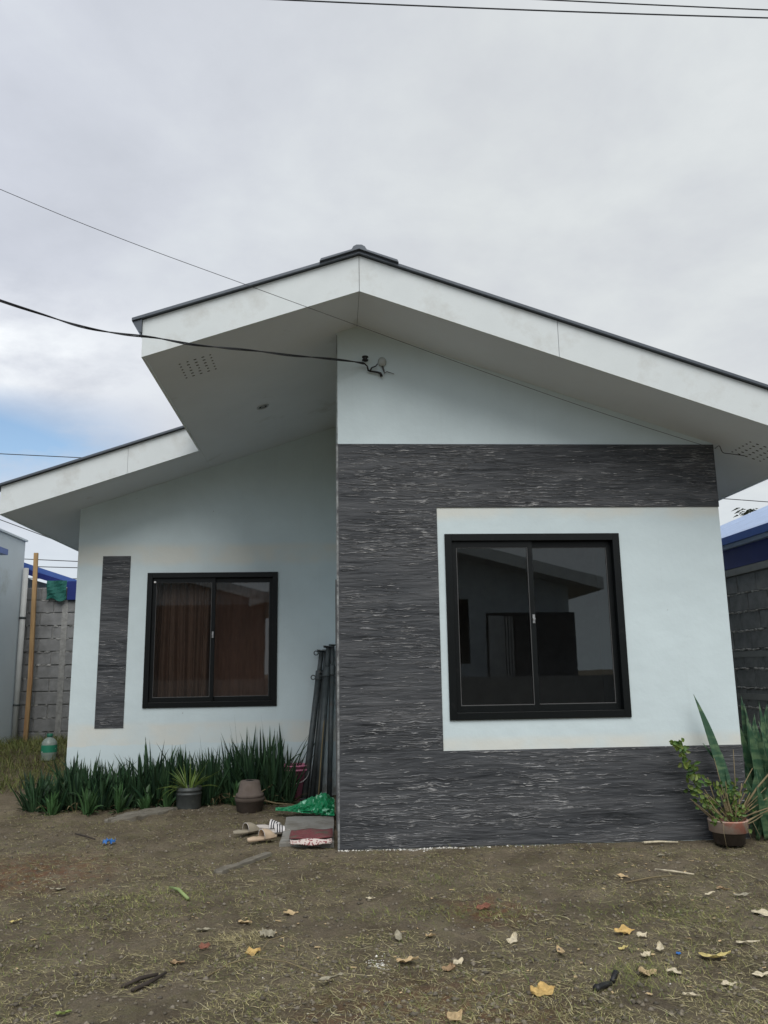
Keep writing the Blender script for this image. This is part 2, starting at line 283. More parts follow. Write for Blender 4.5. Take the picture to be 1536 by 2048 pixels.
MAT = dict(
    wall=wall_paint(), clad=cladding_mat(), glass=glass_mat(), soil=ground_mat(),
    fascia=mat('fascia_board_paint', (0.67, 0.715, 0.72), 0.6, 0.04, 3, 0.0006, 20, stain=((0.45, 0.45, 0.42), 3.0, 0.52, 0.85)),
    soffit=mat('soffit_paint', (0.68, 0.72, 0.76), 0.8, 0.04, 1.5, 0.0005, 20, stain=((0.36, 0.36, 0.32), 2.0, 0.62, 0.9)),
    roof=mat('dark_roof_sheet', (0.085, 0.100, 0.120), 0.45, 0.15, 4, metal=0.2),
    frame=mat('black_aluminium', (0.004, 0.0055, 0.006), 0.38, 0.15, 8, spec=0.25, stain=((0.018, 0.018, 0.018), 12, 0.60, 0.8)),
    gasket=mat('grey_gasket', (0.10, 0.10, 0.10), 0.5),
    chrome=mat('latch_metal', (0.5, 0.5, 0.5), 0.3, metal=0.8),
    curtain=mat('brown_curtain_cloth', (0.42, 0.305, 0.235), 0.9, 0.15, 5, stretch=(6, 6, 1), bump=0.001, bscale=200),
    curtain2=mat('red_brown_curtain_cloth', (0.40, 0.265, 0.205), 0.9, 0.12, 6, stretch=(5, 5, 1), bump=0.001, bscale=200),
    inside=mat('room_plaster', (0.45, 0.45, 0.43), 0.9),
    black=mat('black_rubber', (0.012, 0.012, 0.013), 0.5),
    hole=mat('vent_hole_shade', (0.035, 0.035, 0.035), 0.9),
    ridge=mat('rubbed_render_ridge', (0.16, 0.163, 0.168), 0.8, 0.3, 14, island=0.5, stain=((0.50, 0.495, 0.49), 8, 0.53, 0.70)),
    corner=mat('cement_corner_bead', (0.24, 0.25, 0.25), 0.8, 0.3, 30, 0.001, 60, stain=((0.07, 0.07, 0.075), 9, 0.45, 0.6)),
    block=mat('hollow_block', (0.235, 0.238, 0.240), 0.95, 0.22, 9, 0.004, 70, stain=((0.30, 0.30, 0.29), 5, 0.55, 0.8)),
    mortar=mat('rough_mortar', (0.32, 0.32, 0.31), 0.95, 0.25, 20, 0.005, 60, island=0.2),
    beam=mat('grey_concrete', (0.27, 0.275, 0.27), 0.9, 0.12, 6, 0.002, 50),
    bluero=mat('blue_roof_sheet', (0.060, 0.125, 0.38), 0.42, 0.12, 4),
    blueflash=mat('dark_blue_flashing', (0.014, 0.028, 0.17), 0.4, 0.1, 5),
    bluepale=mat('pale_weathered_roof', (0.40, 0.48, 0.62), 0.45, 0.08, 3),
    nwall=mat('neighbour_wall_paint', (0.60, 0.67, 0.71), 0.8, 0.05, 1.2, 0.001, 30, stain=((0.36, 0.38, 0.33), 1.5, 0.6, 0.85)),
    pvc=mat('pvc_pipe', (0.50, 0.51, 0.50), 0.5, 0.08),
    pole=mat('weathered_timber', (0.42, 0.27, 0.13), 0.85, 0.3, 8, 0.002, 60, stretch=(3, 3, 0.3), stain=((0.30, 0.14, 0.07), 3, 0.5, 0.7)),
    steel=mat('dark_steel_tube', (0.075, 0.088, 0.090), 0.5, 0.35, 12, 0.0008, 60, metal=0.3, stain=((0.13, 0.10, 0.075), 8, 0.58, 0.75)),
    cloth_green=mat('teal_cloth', (0.015, 0.115, 0.095), 0.8, 0.2, 8),
    bag=pattern_mat('green_plastic_bag', 17, (0.012, 0.21, 0.085), (0.30, 0.62, 0.45), 0.32, 0.60, 0.64),
    pink=mat('faded_pink_plastic', (0.56, 0.20, 0.31), 0.5, 0.12, 6),
    clay=mat('dusty_clay_pot', (0.125, 0.100, 0.085), 0.9, 0.25, 10, 0.002, 70, stain=((0.13, 0.10, 0.075), 6, 0.5, 0.7)),
    clay2=mat('sunbleached_clay_pot', (0.42, 0.33, 0.27), 0.85, 0.15, 8, 0.001, 70, stain=((0.42, 0.18, 0.13), 5, 0.5, 0.62)),
    claydark=mat('dark_clay', (0.075, 0.058, 0.046), 0.9, 0.2, 10, 0.002, 70),  # darker clay for the sunken pot and the right pot's base
    darkpot=mat('dark_grey_plastic_pot', (0.055, 0.062, 0.060), 0.5, 0.25, 12, stain=((0.13, 0.12, 0.09), 9, 0.55, 0.75)),
    leafdark=mat('dark_sword_leaf', (0.040, 0.085, 0.036), 0.5, 0.25, 5, island=0.5, hue=(0.014, 0.044, 0.024), transl=0.12),
    leaflight=mat('mid_green_leaf', (0.045, 0.105, 0.035), 0.5, 0.2, 5, island=0.3, transl=0.2),
    aloe=mat('yellow_green_leaf', (0.21, 0.27, 0.065), 0.5, 0.2, 9, island=0.25, hue=(0.12, 0.21, 0.05), transl=0.2),
    shrub=mat('shrub_leaf', (0.060, 0.140, 0.035), 0.5, 0.2, 9, island=0.35, hue=(0.19, 0.24, 0.055), transl=0.25),
    stem=mat('dry_stem', (0.30, 0.235, 0.13), 0.8, 0.25, 9, island=0.3, hue=(0.16, 0.13, 0.07)),
    snake=pattern_mat('banded_snake_leaf', 7, (0.030, 0.085, 0.045), (0.10, 0.17, 0.085), 0.4, 0.45, 0.62, stretch=(1, 1, 3.2)),
    snakeedge=mat('yellowish_leaf', (0.20, 0.22, 0.08), 0.5, 0.3, 14, island=0.2),
    grass=mat('short_grass', (0.125, 0.185, 0.045), 0.7, 0.2, 8, island=0.4, hue=(0.24, 0.22, 0.085), transl=0.2),
    straw=mat('dry_straw', (0.46, 0.40, 0.22), 0.85, 0.2, 8, island=0.45, hue=(0.20, 0.17, 0.08)),
    palestraw=mat('pale_straw', (0.55, 0.49, 0.31), 0.85, 0.2, 8, island=0.35, hue=(0.26, 0.25, 0.11)),
    greenbits=mat('cut_green_blades', (0.115, 0.170, 0.040), 0.7, 0.2, 8, island=0.35, hue=(0.31, 0.29, 0.10), transl=0.15),
    pebble=mat('soil_clods', (0.16, 0.137, 0.10), 0.95, 0.3, 30, island=0.45, hue=(0.16, 0.14, 0.11)),
    chip=mat('white_plaster_chips', (0.62, 0.60, 0.55), 0.9, 0.2, 30, island=0.3),
    slabm=mat('worn_concrete', (0.175, 0.16, 0.13), 0.92, 0.2, 7, 0.004, 50, stain=((0.10, 0.085, 0.06), 5, 0.5, 0.72)),
    step=mat('dusty_step_concrete', (0.24, 0.235, 0.215), 0.9, 0.15, 6, 0.002, 60, stain=((0.13, 0.115, 0.09), 4, 0.48, 0.7)),
    rubber_tan=mat('tan_sandal_rubber', (0.50, 0.385, 0.27), 0.6, 0.12, 12),
    rubber_grey=mat('taupe_sandal_rubber', (0.30, 0.265, 0.20), 0.65, 0.15, 12),
    rubber_sole=mat('pale_sandal_sole', (0.50, 0.46, 0.42), 0.65, 0.12, 12),
    white=mat('white_strap', (0.66, 0.64, 0.63), 0.6), navy=mat('dark_stripe', (0.012, 0.013, 0.020), 0.6),
    matred=mat('maroon_doormat', (0.16, 0.045, 0.050), 0.95, 0.3, 40, 0.004, 120, stain=((0.11, 0.085, 0.065), 8, 0.5, 0.62)),
    matedge=pattern_mat('checked_mat_border', 62, (0.22, 0.035, 0.045), (0.58, 0.50, 0.46), 0.95, 0.33, 0.4, 'voronoi'),
    bluebit=mat('blue_wrapper', (0.03, 0.14, 0.40), 0.4, 0.2, 20),
    bottle=mat('clear_bottle_plastic', (0.27, 0.32, 0.29), 0.25, 0.1, 6),
    label=pattern_mat('green_bottle_label', 16, (0.02, 0.22, 0.13), (0.55, 0.66, 0.58), 0.5, 0.62, 0.66),
    cap=mat('green_bottle_cap', (0.02, 0.16, 0.10), 0.5),
    wire=mat('wire_insulation', (0.022, 0.024, 0.028), 0.6), porcelain=mat('pale_porcelain', (0.42, 0.45, 0.44), 0.4),
    wood=mat('dark_twig', (0.045, 0.035, 0.028), 0.85, 0.3, 12, 0.001, 60),
    stalk=mat('green_stalk', (0.24, 0.31, 0.12), 0.6, 0.15, 12),
    door=mat('brown_door', (0.10, 0.055, 0.035), 0.5, 0.2, 6, stretch=(4, 4, .5)),
    tree=mat('far_foliage', (0.05, 0.07, 0.04), 0.8, 0.3, 2, island=0.3),
)
LEAFCOL = {
    'tan': (0.52, 0.39, 0.22), 'golden': (0.58, 0.40, 0.15), 'pale': (0.62, 0.55, 0.40), 'grey': (0.34, 0.31, 0.23), 'yellow': (0.60, 0.50, 0.20),
    'green': (0.24, 0.30, 0.09), 'red': (0.24, 0.10, 0.065), 'brown': (0.34, 0.23, 0.13)}
for k, v in LEAFCOL.items():
    MAT['leaf_'+k] = mat('dry_leaf_'+k, v, 0.75, 0.25, 40, 0.002, 90, stain=(tuple(x*0.5 for x in v), 25, 0.52, 0.75), transl=0.1)

# ------------------------------------------------------------------ mesh builder
def rootpos(o):
    p = Vector((0, 0, 0))
    while o is not None: p = p + o.location; o = o.parent
    return p
class MB:
    def __init__(s): s.v = []; s.f = []; s.mi = []; s.cur = 0
    def add(s, vs, fs):
        b = len(s.v); s.v += [tuple(x) for x in vs]; s.f += [tuple(i+b for i in f) for f in fs]; s.mi += [s.cur]*len(fs); return s
    def box(s, x0, x1, y0, y1, z0, z1):
        v = [(x, y, z) for x in (x0, x1) for y in (y0, y1) for z in (z0, z1)]
        return s.add(v, [(0, 1, 3, 2), (4, 6, 7, 5), (0, 4, 5, 1), (2, 3, 7, 6), (0, 2, 6, 4), (1, 5, 7, 3)])
    def prism_y(s, poly, y0, y1):            # polygon in XZ extruded along Y
        n = len(poly); v = [(x, y0, z) for x, z in poly] + [(x, y1, z) for x, z in poly]
        return s.add(v, [tuple(range(n)), tuple(range(2*n-1, n-1, -1))] + [(i, i+n, (i+1) % n+n, (i+1) % n) for i in range(n)])
    def prism_x(s, poly, x0, x1):
        n = len(poly); v = [(x0, y, z) for y, z in poly] + [(x1, y, z) for y, z in poly]
        return s.add(v, [tuple(range(n)), tuple(range(2*n-1, n-1, -1))] + [(i, i+n, (i+1) % n+n, (i+1) % n) for i in range(n)])
    def prism_z(s, poly, z0, z1):
        n = len(poly); v = [(x, y, z0) for x, y in poly] + [(x, y, z1) for x, y in poly]
        return s.add(v, [tuple(range(n)), tuple(range(2*n-1, n-1, -1))] + [(i, i+n, (i+1) % n+n, (i+1) % n) for i in range(n)])
    def tube(s, pts, r, n=8, cap=True):
        pts = [Vector(p) for p in pts]; rs = r if isinstance(r, (list, tuple)) else [r]*len(pts); vs = []; prev = None
        for i, p in enumerate(pts):
            d = (pts[min(i+1, len(pts)-1)] - pts[max(i-1, 0)]).normalized()
            up = Vector((0, 0, 1)) if abs(d.z) < 0.9 else Vector((0, 1, 0))
            a = d.cross(up).normalized() if prev is None else (prev - d*prev.dot(d)).normalized(); prev = a; b = d.cross(a)
            for k in range(n):
                t = 2*math.pi*k/n; vs.append(p + (a*math.cos(t)+b*math.sin(t))*rs[i])
        fs = [(i*n+k, i*n+(k+1) % n, (i+1)*n+(k+1) % n, (i+1)*n+k) for i in range(len(pts)-1) for k in range(n)]
        if cap: fs += [tuple(range(n-1, -1, -1)), tuple(range((len(pts)-1)*n, len(pts)*n))]
        return s.add(vs, fs)
    def lathe(s, cx, cy, prof, n=24, tilt=None):     # prof: (radius, z)
        vs = []
        for r, z in prof:
            for k in range(n):
                t = 2*math.pi*k/n; p = Vector((r*math.cos(t), r*math.sin(t), z))
                if tilt: p = tilt @ p
                vs.append((cx+p.x, cy+p.y, p.z))
        fs = [(i*n+k, i*n+(k+1) % n, (i+1)*n+(k+1) % n, (i+1)*n+k) for i in range(len(prof)-1) for k in range(n)]
        return s.add(vs, fs)
    def blade(s, base, dirv, length, width, droop=0.3, n=6, fold=0.25, twist=0.0, tip=1.0):
        """a leaf: tapered folded strip that bends with its own weight"""
        base = Vector(base); d = Vector(dirv).normalized(); vs = []
        side = d.cross(Vector((0, 0, 1)))
        if side.length < 0.05: side = Vector((1, 0, 0))
        side.normalize(); side = Matrix.Rotation(twist, 3, d) @ side; p = base.copy(); seg = length/n
        for i in range(n+1):
            t = i/n; wd = width*(0.55+0.9*t if t < 0.35 else 0.865*(1-((t-0.35)/0.65)**(1.3*tip)))*0.5
            nn = side.cross(d).normalized()
            vs += [p-side*wd+nn*wd*fold*2, p, p+side*wd+nn*wd*fold*2]
            d = (d + Vector((d.x, d.y, 0))*0.0 + Vector((0, 0, -1))*droop*seg/length*(0.4+t*1.6)).normalized(); p = p + d*seg
        fs = []
        for i in range(n):
            a = i*3; fs += [(a, a+1, a+4, a+3), (a+1, a+2, a+5, a+4)]
        return s.add(vs, fs)
    def build(s, name, mats, parent=None, smooth=False, bevel=0.0, loc=None):
        me = bpy.data.meshes.new(name)
        off = rootpos(parent) if parent is not None else Vector(loc or (0, 0, 0))
        me.from_pydata([(a-off.x, b-off.y, c_-off.z) for a, b, c_ in s.v], [], s.f)
        for mm in (mats if isinstance(mats, (list, tuple)) else [mats]): me.materials.append(MAT[mm] if isinstance(mm, str) else mm)
        if any(s.mi): me.polygons.foreach_set('material_index', s.mi)
        if smooth: me.polygons.foreach_set('use_smooth', [True]*len(me.polygons))
        me.update()
        o = bpy.data.objects.new(name, me); COL.objects.link(o)
        if parent is not None: o.parent = parent
        elif loc: o.location = loc
        if bevel:
            b = o.modifiers.new('bevel', 'BEVEL'); b.width = bevel; b.segments = 2; b.limit_method = 'ANGLE'
        return o
def tag(o, label=None, cat=None, group=None, kind=None):
    if label: o['label'] = label
    if cat: o['category'] = cat
    if group: o['group'] = group
    if kind: o['kind'] = kind
    return o
def thing(name, loc, label, cat, group=None):
    o = bpy.data.objects.new(name, None); COL.objects.link(o); o.location = loc; o.empty_display_size = 0.1
    return tag(o, label, cat, group)
def box(name, b, mt, parent=None, bevel=0.0): return MB().box(*b).build(name, mt, parent, bevel=bevel)
def fast_mesh(name, verts, quads, mt, loc=(0, 0, 0), tris=False):
    k = 3 if tris else 4
    me = bpy.data.meshes.new(name); me.vertices.add(len(verts)); me.vertices.foreach_set('co', np.asarray(verts, dtype=np.float32).ravel())
    nq = len(quads); me.loops.add(nq*k); me.loops.foreach_set('vertex_index', np.asarray(quads, dtype=np.int32).ravel())
    me.polygons.add(nq); me.polygons.foreach_set('loop_start', np.arange(nq, dtype=np.int32)*k)
    me.update(calc_edges=True); me.validate(); me.materials.append(MAT[mt])
    o = bpy.data.objects.new(name, me); COL.objects.link(o); o.location = loc; return o

# ------------------------------------------------------------------ ground
def smooth(a, b, x):
    t = np.clip((x-a)/(b-a), 0, 1); return t*t*(3-2*t)
def fbm_grid(sz, cell, seed):
    """value noise on a periodic lattice, sampled bilinearly at any x, y"""
    g = np.random.default_rng(seed).random((64, 64))
    def f(x, y):
        u = x/cell; v = y/cell; i = np.floor(u).astype(int); j = np.floor(v).astype(int); fu = u-i; fv = v-j
        fu = fu*fu*(3-2*fu); fv = fv*fv*(3-2*fv); a = g[i % 64, j % 64]; b = g[(i+1) % 64, j % 64]; c_ = g[i % 64, (j+1) % 64]; d = g[(i+1) % 64, (j+1) % 64]
        return (a*(1-fu)+b*fu)*(1-fv)+(c_*(1-fu)+d*fu)*fv - 0.5
    return f
OCT = [(fbm_grid(0, cl_, 20+i), am) for i, (cl_, am) in enumerate([(0.9, 0.030), (0.37, 0.016), (0.15, 0.022), (0.061, 0.019), (0.029, 0.013)])]
def gz(x, y):
    x = np.asarray(x, float); y = np.asarray(y, float)
    h = sum(f(x*0.96+y*0.28, y*0.96-x*0.28)*a for f, a in OCT)
    fade = 1-smooth(8, 14, np.abs(x))*1.0
    h = h*fade*(1-smooth(8, 12, np.abs(y-1)))
    # flat at the foot of the walls
    edge = smooth(0.0, 0.25, np.abs(np.minimum(y, 9)))
    h = h*np.where((x > -0.3), 0.35+0.65*edge, 1.0) - 0.004
    # bank rising towards the back wall on the left
    h = h + 0.38*smooth(2.9, 5.4, y)*(1-smooth(-3.35, -2.95, x))*(1-smooth(20, 40, y))
    inside = (x > 0.02) & (x < 3.23) & (y > 0.05) & (y < 6.3)
    inside |= (x > -2.92) & (x < 3.23) & (y > 2.82) & (y < 6.3)
    return np.where(inside, -0.05, h)
def axis(lo, hi, step, far, grow=1.25):
    a = list(np.arange(lo, hi+1e-6, step)); st = step; x = a[-1]
    while x < far: st *= grow; x += st; a.append(x)
    st = step; x = a[0]; pre = []
    while x > -far: st *= grow; x -= st; pre.append(x)
    return np.array(pre[::-1]+a)
gx = axis(-3.4, 4.0, 0.014, 400); gy = axis(-3.6, 0.3, 0.014, 400)
mid = np.arange(0.33, 3.2, 0.03); gy = np.unique(np.concatenate([gy[gy <= 0.3], mid, axis(3.2, 7, 0.08, 400)[lambda a: a >= 3.2] if False else np.array([v for v in axis(3.2, 7.0, 0.08, 400) if v >= 3.2])]))
XX, YY = np.meshgrid(gx, gy, indexing='ij'); ZZ = gz(XX, YY)
nx, ny = XX.shape; idx = np.arange(nx*ny).reshape(nx, ny)
quads = np.stack([idx[:-1, :-1], idx[1:, :-1], idx[1:, 1:], idx[:-1, 1:]], -1).reshape(-1, 4)
g_o = fast_mesh('ground', np.stack([XX, YY, ZZ], -1).reshape(-1, 3), quads, 'soil'); tag(g_o, kind='structure')
g_o.data.polygons.foreach_set('use_smooth', [True]*len(g_o.data.polygons))
def G(x, y): return float(gz(x, y))

# ------------------------------------------------------------------ the house
W, ZB, P2, P1, XP = 3.248, 3.216, 2.668, 0.711, 0.828
RY, XL = 2.749, -2.933                       # recessed wall
XR, ZF, SL, HF, YO, YO2 = 0.178, 4.272, 0.34, 0.297, -0.68, 1.981
XEL, XEL2, XER, YB = -1.483, -3.53, 3.92, 6.5
zs = lambda x: ZF - SL*abs(x-XR)
H = thing('house', (0, 0, 0), 'small pale single-storey house with steep white gable and dark grained cladding', 'house')
TH = 0.15
def wall_with_hole(y, x0, x1, hx0, hx1, hz0, hz1, name):
    b = MB()
    b.prism_y([(x0, -0.05), (hx0, -0.05), (hx0, zs(hx0)), (XR, ZF), (x0, zs(x0))] if x0 < XR < hx0 else [(x0, -0.05), (hx0, -0.05), (hx0, zs(hx0)), (x0, zs(x0))], y, y+TH)
    b.prism_y([(hx0, -0.05), (hx1, -0.05), (hx1, hz0), (hx0, hz0)], y, y+TH)
    b.prism_y([(hx0, hz1), (hx1, hz1), (hx1, zs(hx1)), (hx0, zs(hx0))], y, y+TH)
    b.prism_y([(hx1, -0.05), (x1, -0.05), (x1, zs(x1)), (hx1, zs(hx1))], y, y+TH)
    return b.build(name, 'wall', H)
WX1, WX2, WZ1, WZ2 = 0.886, 2.359, 0.943, 2.443
VX1, VX2, VZ1, VZ2 = -2.143, -0.669, 0.972, 2.472
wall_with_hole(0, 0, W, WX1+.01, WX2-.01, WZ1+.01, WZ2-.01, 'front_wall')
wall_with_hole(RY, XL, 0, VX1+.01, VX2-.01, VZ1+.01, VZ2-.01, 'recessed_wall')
DY0, DY1 = 0.75, 1.65
b = MB(); b.prism_x([(TH, -0.05), (DY0, -0.05), (DY0, zs(0)), (TH, zs(0))], 0, TH); b.prism_x([(DY0, 2.16), (DY1, 2.16), (DY1, zs(0)), (DY0, zs(0))], 0, TH)
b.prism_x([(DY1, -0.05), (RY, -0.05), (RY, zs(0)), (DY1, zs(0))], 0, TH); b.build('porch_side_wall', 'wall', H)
for nm, x0, x1, y0, zt in (('side_wall', W-TH, W, TH, 1), ('side_wall', XL, XL+TH, RY+TH, 1)):
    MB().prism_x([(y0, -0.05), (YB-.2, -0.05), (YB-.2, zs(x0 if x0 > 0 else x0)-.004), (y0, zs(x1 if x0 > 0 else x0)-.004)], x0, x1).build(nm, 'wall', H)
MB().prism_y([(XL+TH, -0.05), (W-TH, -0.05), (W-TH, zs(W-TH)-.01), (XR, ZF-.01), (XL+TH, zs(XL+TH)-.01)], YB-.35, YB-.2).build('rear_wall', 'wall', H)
b = MB(); b.box(TH, W-TH, TH, RY, 0.02, 0.06); b.box(XL+TH, W-TH, RY+TH, YB-.35, 0.02, 0.06); b.build('floor_slab', 'inside', H)
b = MB(); b.box(TH+.002, W-TH-.002, TH+.002, RY, 2.75, 2.8); b.box(XL+TH+.002, W-TH-.002, RY+TH+.002, YB-.36, 2.75, 2.8); b.build('ceiling', 'inside', H)
box('partition', (TH+.002, W-TH-.002, RY+.1, RY+.145, 0.062, 2.748), 'inside', H)
# door in the side wall of the porch, seen edge-on
D = box('door', (0.03, 0.07, DY0+.05, DY1-.05, 0.02, 2.11), 'door', H)
b = MB(); b.box(-0.014, TH, DY0-.001, DY0+.05, 0, 2.158); b.box(-0.014, TH, DY1-.05, DY1-.001, 0, 2.158); b.box(-0.014, TH, DY0+.05, DY1-.05, 2.11, 2.158); b.build('door_frame', 'gasket', H)
MB().tube([(0.03, DY0+.12, 1.0), (-0.008, DY0+.12, 1.0), (-0.010, DY0+.2, 1.0)], 0.008).build('handle', 'chrome', D)

# cladding: dark hand-grained render standing 9 mm proud, with a finely ribbed real surface
def cladding(rects, name, y, parent, dirx=1):
    vs, fs = [], []
    f1 = fbm_grid(0, 0.022, 5); f2 = fbm_grid(0, 0.009, 6); f3 = fbm_grid(0, 0.06, 8)
    for (x0, x1, z0, z1) in rects:
        nx_ = max(2, int((x1-x0)/0.03)); nz_ = max(2, int((z1-z0)/0.0065))
        xs = np.linspace(x0, x1, nx_+1); zz = np.linspace(z0, z1, nz_+1); X, Z = np.meshgrid(xs, zz, indexing='ij')
        Zw = Z+f3(X*0.3+3, Z*1.0)*0.03
        d = 0.009+(f1(X*0.10+2, Zw)*0.0035+f2(X*0.10+7, Zw)*0.0022)
        d = np.where((X <= x0+1e-5) | (X >= x1-1e-5) | (Z <= z0+1e-5) | (Z >= z1-1e-5), 0.008, d)
        b0 = len(vs); P = np.stack([X, y-d, Z], -1).reshape(-1, 3); vs += [tuple(p) for p in P]
        n_ = nz_+1
        for i in range(nx_):
            for j in range(nz_):
                a = b0+i*n_+j; fs.append((a, a+n_, a+n_+1, a+1))
        b1 = len(vs); vs += [(x0, y-.008, z0), (x1, y-.008, z0), (x1, y-.008, z1), (x0, y-.008, z1), (x0, y+.0, z0), (x1, y+.0, z0), (x1, y+.0, z1), (x0, y+.0, z1)]
        fs += [tuple(q+b1 for q in f) for f in ((0, 4, 5, 1), (1, 5, 6, 2), (2, 6, 7, 3), (3, 7, 4, 0))]
    mb = MB(); mb.v = vs; mb.f = fs; mb.mi = [0]*len(fs); return mb.build(name, 'clad', parent, smooth=False)
cladding([(0.0105, XP, P1, P2), (0.0105, W+.004, P2, ZB), (0.0105, W+.004, 0.0, P1)], 'cladding', 0, H)
cladding([(-2.651, -2.341, 0.766, 2.668)], 'cladding', RY, H)
b = MB(); b.box(-0.006, 0.010, -0.009, TH, -0.02, ZB+.002); b.build('corner_bead', 'corner', H)
box('corner_bead', (0.0, 0.006, -0.004, 0.0, ZB+.004, zs(0)-.02), 'corner', H)
# worn ridges: thin proud strokes of the trowelled grain where the dark coat has rubbed off
def ridges(rects, n, y, seed, parent):
    r = random.Random(seed); mb = MB(); f = fbm_grid(0, .33, 55); f2 = fbm_grid(0, .12, 56); made = 0
    ar = [(b_-a)*(d-c_) for a, b_, c_, d in rects]
    while made < n:
        x0, x1, z0, z1 = r.choices(rects, ar)[0]; x = r.uniform(x0, x1); z = r.uniform(z0+.01, z1-.01)
        d = float(f(np.array(x*.6+3.0), np.array(z*1.7)))+.5*float(f2(np.array(x*.5), np.array(z*2.2)))
        if x > 1.2 and z > 2.6: d -= .10
        if x < .45 and 2.02 < z < 2.28: d -= .5
        if d+r.gauss(0, .10) < .03: 
            if r.random() < .90: continue
        l = min(r.lognormvariate(math.log(.072), .7), .34); th_ = r.uniform(.0010, .0042); k = max(3, int(l/.012)); vs = []
        if x+l > x1-.003: l = x1-.003-x
        if l < .01: continue
        for i in range(k+1):
            u = i/k; xx = x+l*u; zz = z+.012*noise.noise(Vector((xx*9, z*14, 3)))+.004*noise.noise(Vector((xx*40, z*9, 8)))
            zz = max(z0+.003, min(z1-.003, zz)); h_ = th_*(math.sin(math.pi*min(1, max(0, u*.92+.04)))**.6)*(.6+.8*abs(noise.noise(Vector((xx*60, z*30, 5)))))
            yy = y-.0122-.0008*abs(math.sin(u*7+z*50)); vs += [(xx, yy+.0016, zz+h_), (xx, yy, zz+h_*.7), (xx, yy+.0002, zz-h_*.8), (xx, yy+.0014, zz-h_)]
        mb.add(vs, [(4*i+a, 4*i+a+1, 4*i+5+a, 4*i+4+a) for i in range(k) for a in range(3)]); made += 1
    return tag(mb.build('worn_ridges', 'ridge', parent), kind='stuff')
ridges([(0.012, XP-.002, P1, P2), (0.012, W, P2, ZB), (0.012, W, 0.0, P1)], 3000, 0, 3, H)
ridges([(-2.649, -2.343, 0.768, 2.666)], 230, RY, 4, H)
# soffits (underside boards) following the pitch
def slab(poly, t=0.008):      # poly (x, y) on the soffit plane, all on one side of the ridge
    mb = MB(); n = len(poly); v = [(x, y, zs(x)) for x, y in poly]+[(x, y, zs(x)+t) for x, y in poly]
    mb.add(v, [tuple(range(n)), tuple(range(2*n-1, n-1, -1))]+[(i, i+n, (i+1) % n+n, (i+1) % n) for i in range(n)]); return mb
slab([(XEL+.02, YO+.02), (XR-.0015, YO+.02), (XR-.0015, 0.0), (0.0, 0.0), (0.0, RY), (XEL+.02, RY)]).build('soffit_board', 'soffit', H)
slab([(XEL2+.02, YO2+.02), (XEL+.018, YO2+.02), (XEL+.018, RY), (XL, RY), (XL, YB), (XEL2+.02, YB)]).build('soffit_board', 'soffit', H)
slab([(XR+.0015, YO+.02), (XER-.02, YO+.02), (XER-.02, YB), (W, YB), (W, 0), (XR+.0015, 0)]).build('soffit_board', 'soffit', H)
# fascia boards
def fascia(x0, x1, y, name='fascia_board', h=HF, drop=0.004):
    return MB().prism_y([(x0, zs(x0)-drop), (x1, zs(x1)-drop), (x1, zs(x1)+h), (x0, zs(x0)+h)], y, y+.02).build(name, 'fascia', H)
fascia(XEL, XR-.002, YO); fascia(XR+.002, 1.742, YO); fascia(1.746, XER, YO)
fascia(XEL2, -2.232, YO2); fascia(-2.229, XEL-.001, YO2)
def side_fascia(x, y0, y1, sgn):
    z0 = zs(x)-.004; return MB().box(min(x, x+.02*sgn), max(x, x+.02*sgn), y0, y1, z0, z0+HF).build('fascia_board', 'fascia', H)
side_fascia(XEL, YO+.0205, YO2-.0, 1); side_fascia(XEL2, YO2+.0205, YB, 1); side_fascia(XER, YO+.0205, YB, -1)
# roof sheets
def roof(poly_fn, x0, x1, y0, y1, ribs=True):
    z = lambda x: zs(x)+HF+.006
    mb = MB(); mb.prism_y([(x0, z(x0)), (x1, z(x1)), (x1, z(x1)+.022), (x0, z(x0)+.022)], y0, y1)
    yy = y0+.15
    while yy < y1-.1:
        v = [(x0, yy-.02, z(x0)+.022), (x1, yy-.02, z(x1)+.022), (x1, yy, z(x1)+.046), (x0, yy, z(x0)+.046), (x0, yy+.02, z(x0)+.022), (x1, yy+.02, z(x1)+.022)]
        mb.add(v, [(0, 1, 2, 3), (3, 2, 5, 4), (0, 3, 4), (1, 5, 2)]); yy += 0.2
    return mb.build('roof_sheet', 'roof', H)
roof(None, XEL-.075, XR, YO-.035, YO2-.04); roof(None, XEL2-.075, XR, YO2-.0395, YB+.05); roof(None, XR, XER+.06, YO-.035, YB+.05)
# bent flashing under the eave end
MB().prism_y([(XEL-.076, zs(XEL-.076)+HF+.005), (XEL-.002, zs(XEL)+HF+.0), (XEL-.002, zs(XEL)+HF-.105), (XEL-.02, zs(XEL)+HF-.10)], YO-.02, YO2-.05).build('eave_flashing', 'roof', H)
zr = ZF+HF+.030
b = MB(); wv = [(XR-.31, zr-.31*SL-.004), (XR-.30, zr-.30*SL+.014), (XR-.06, zr-.06*SL+.014), (XR-.045, zr+.02), (XR-.02, zr+.034), (XR+.02, zr+.034), (XR+.045, zr+.02), (XR+.06, zr-.06*SL+.014), (XR+.30, zr-.30*SL+.014), (XR+.31, zr-.31*SL-.004), (XR, zr)]
b.prism_y(wv, YO-.06, YB+.06); b.build('ridge_cap', 'roof', H)
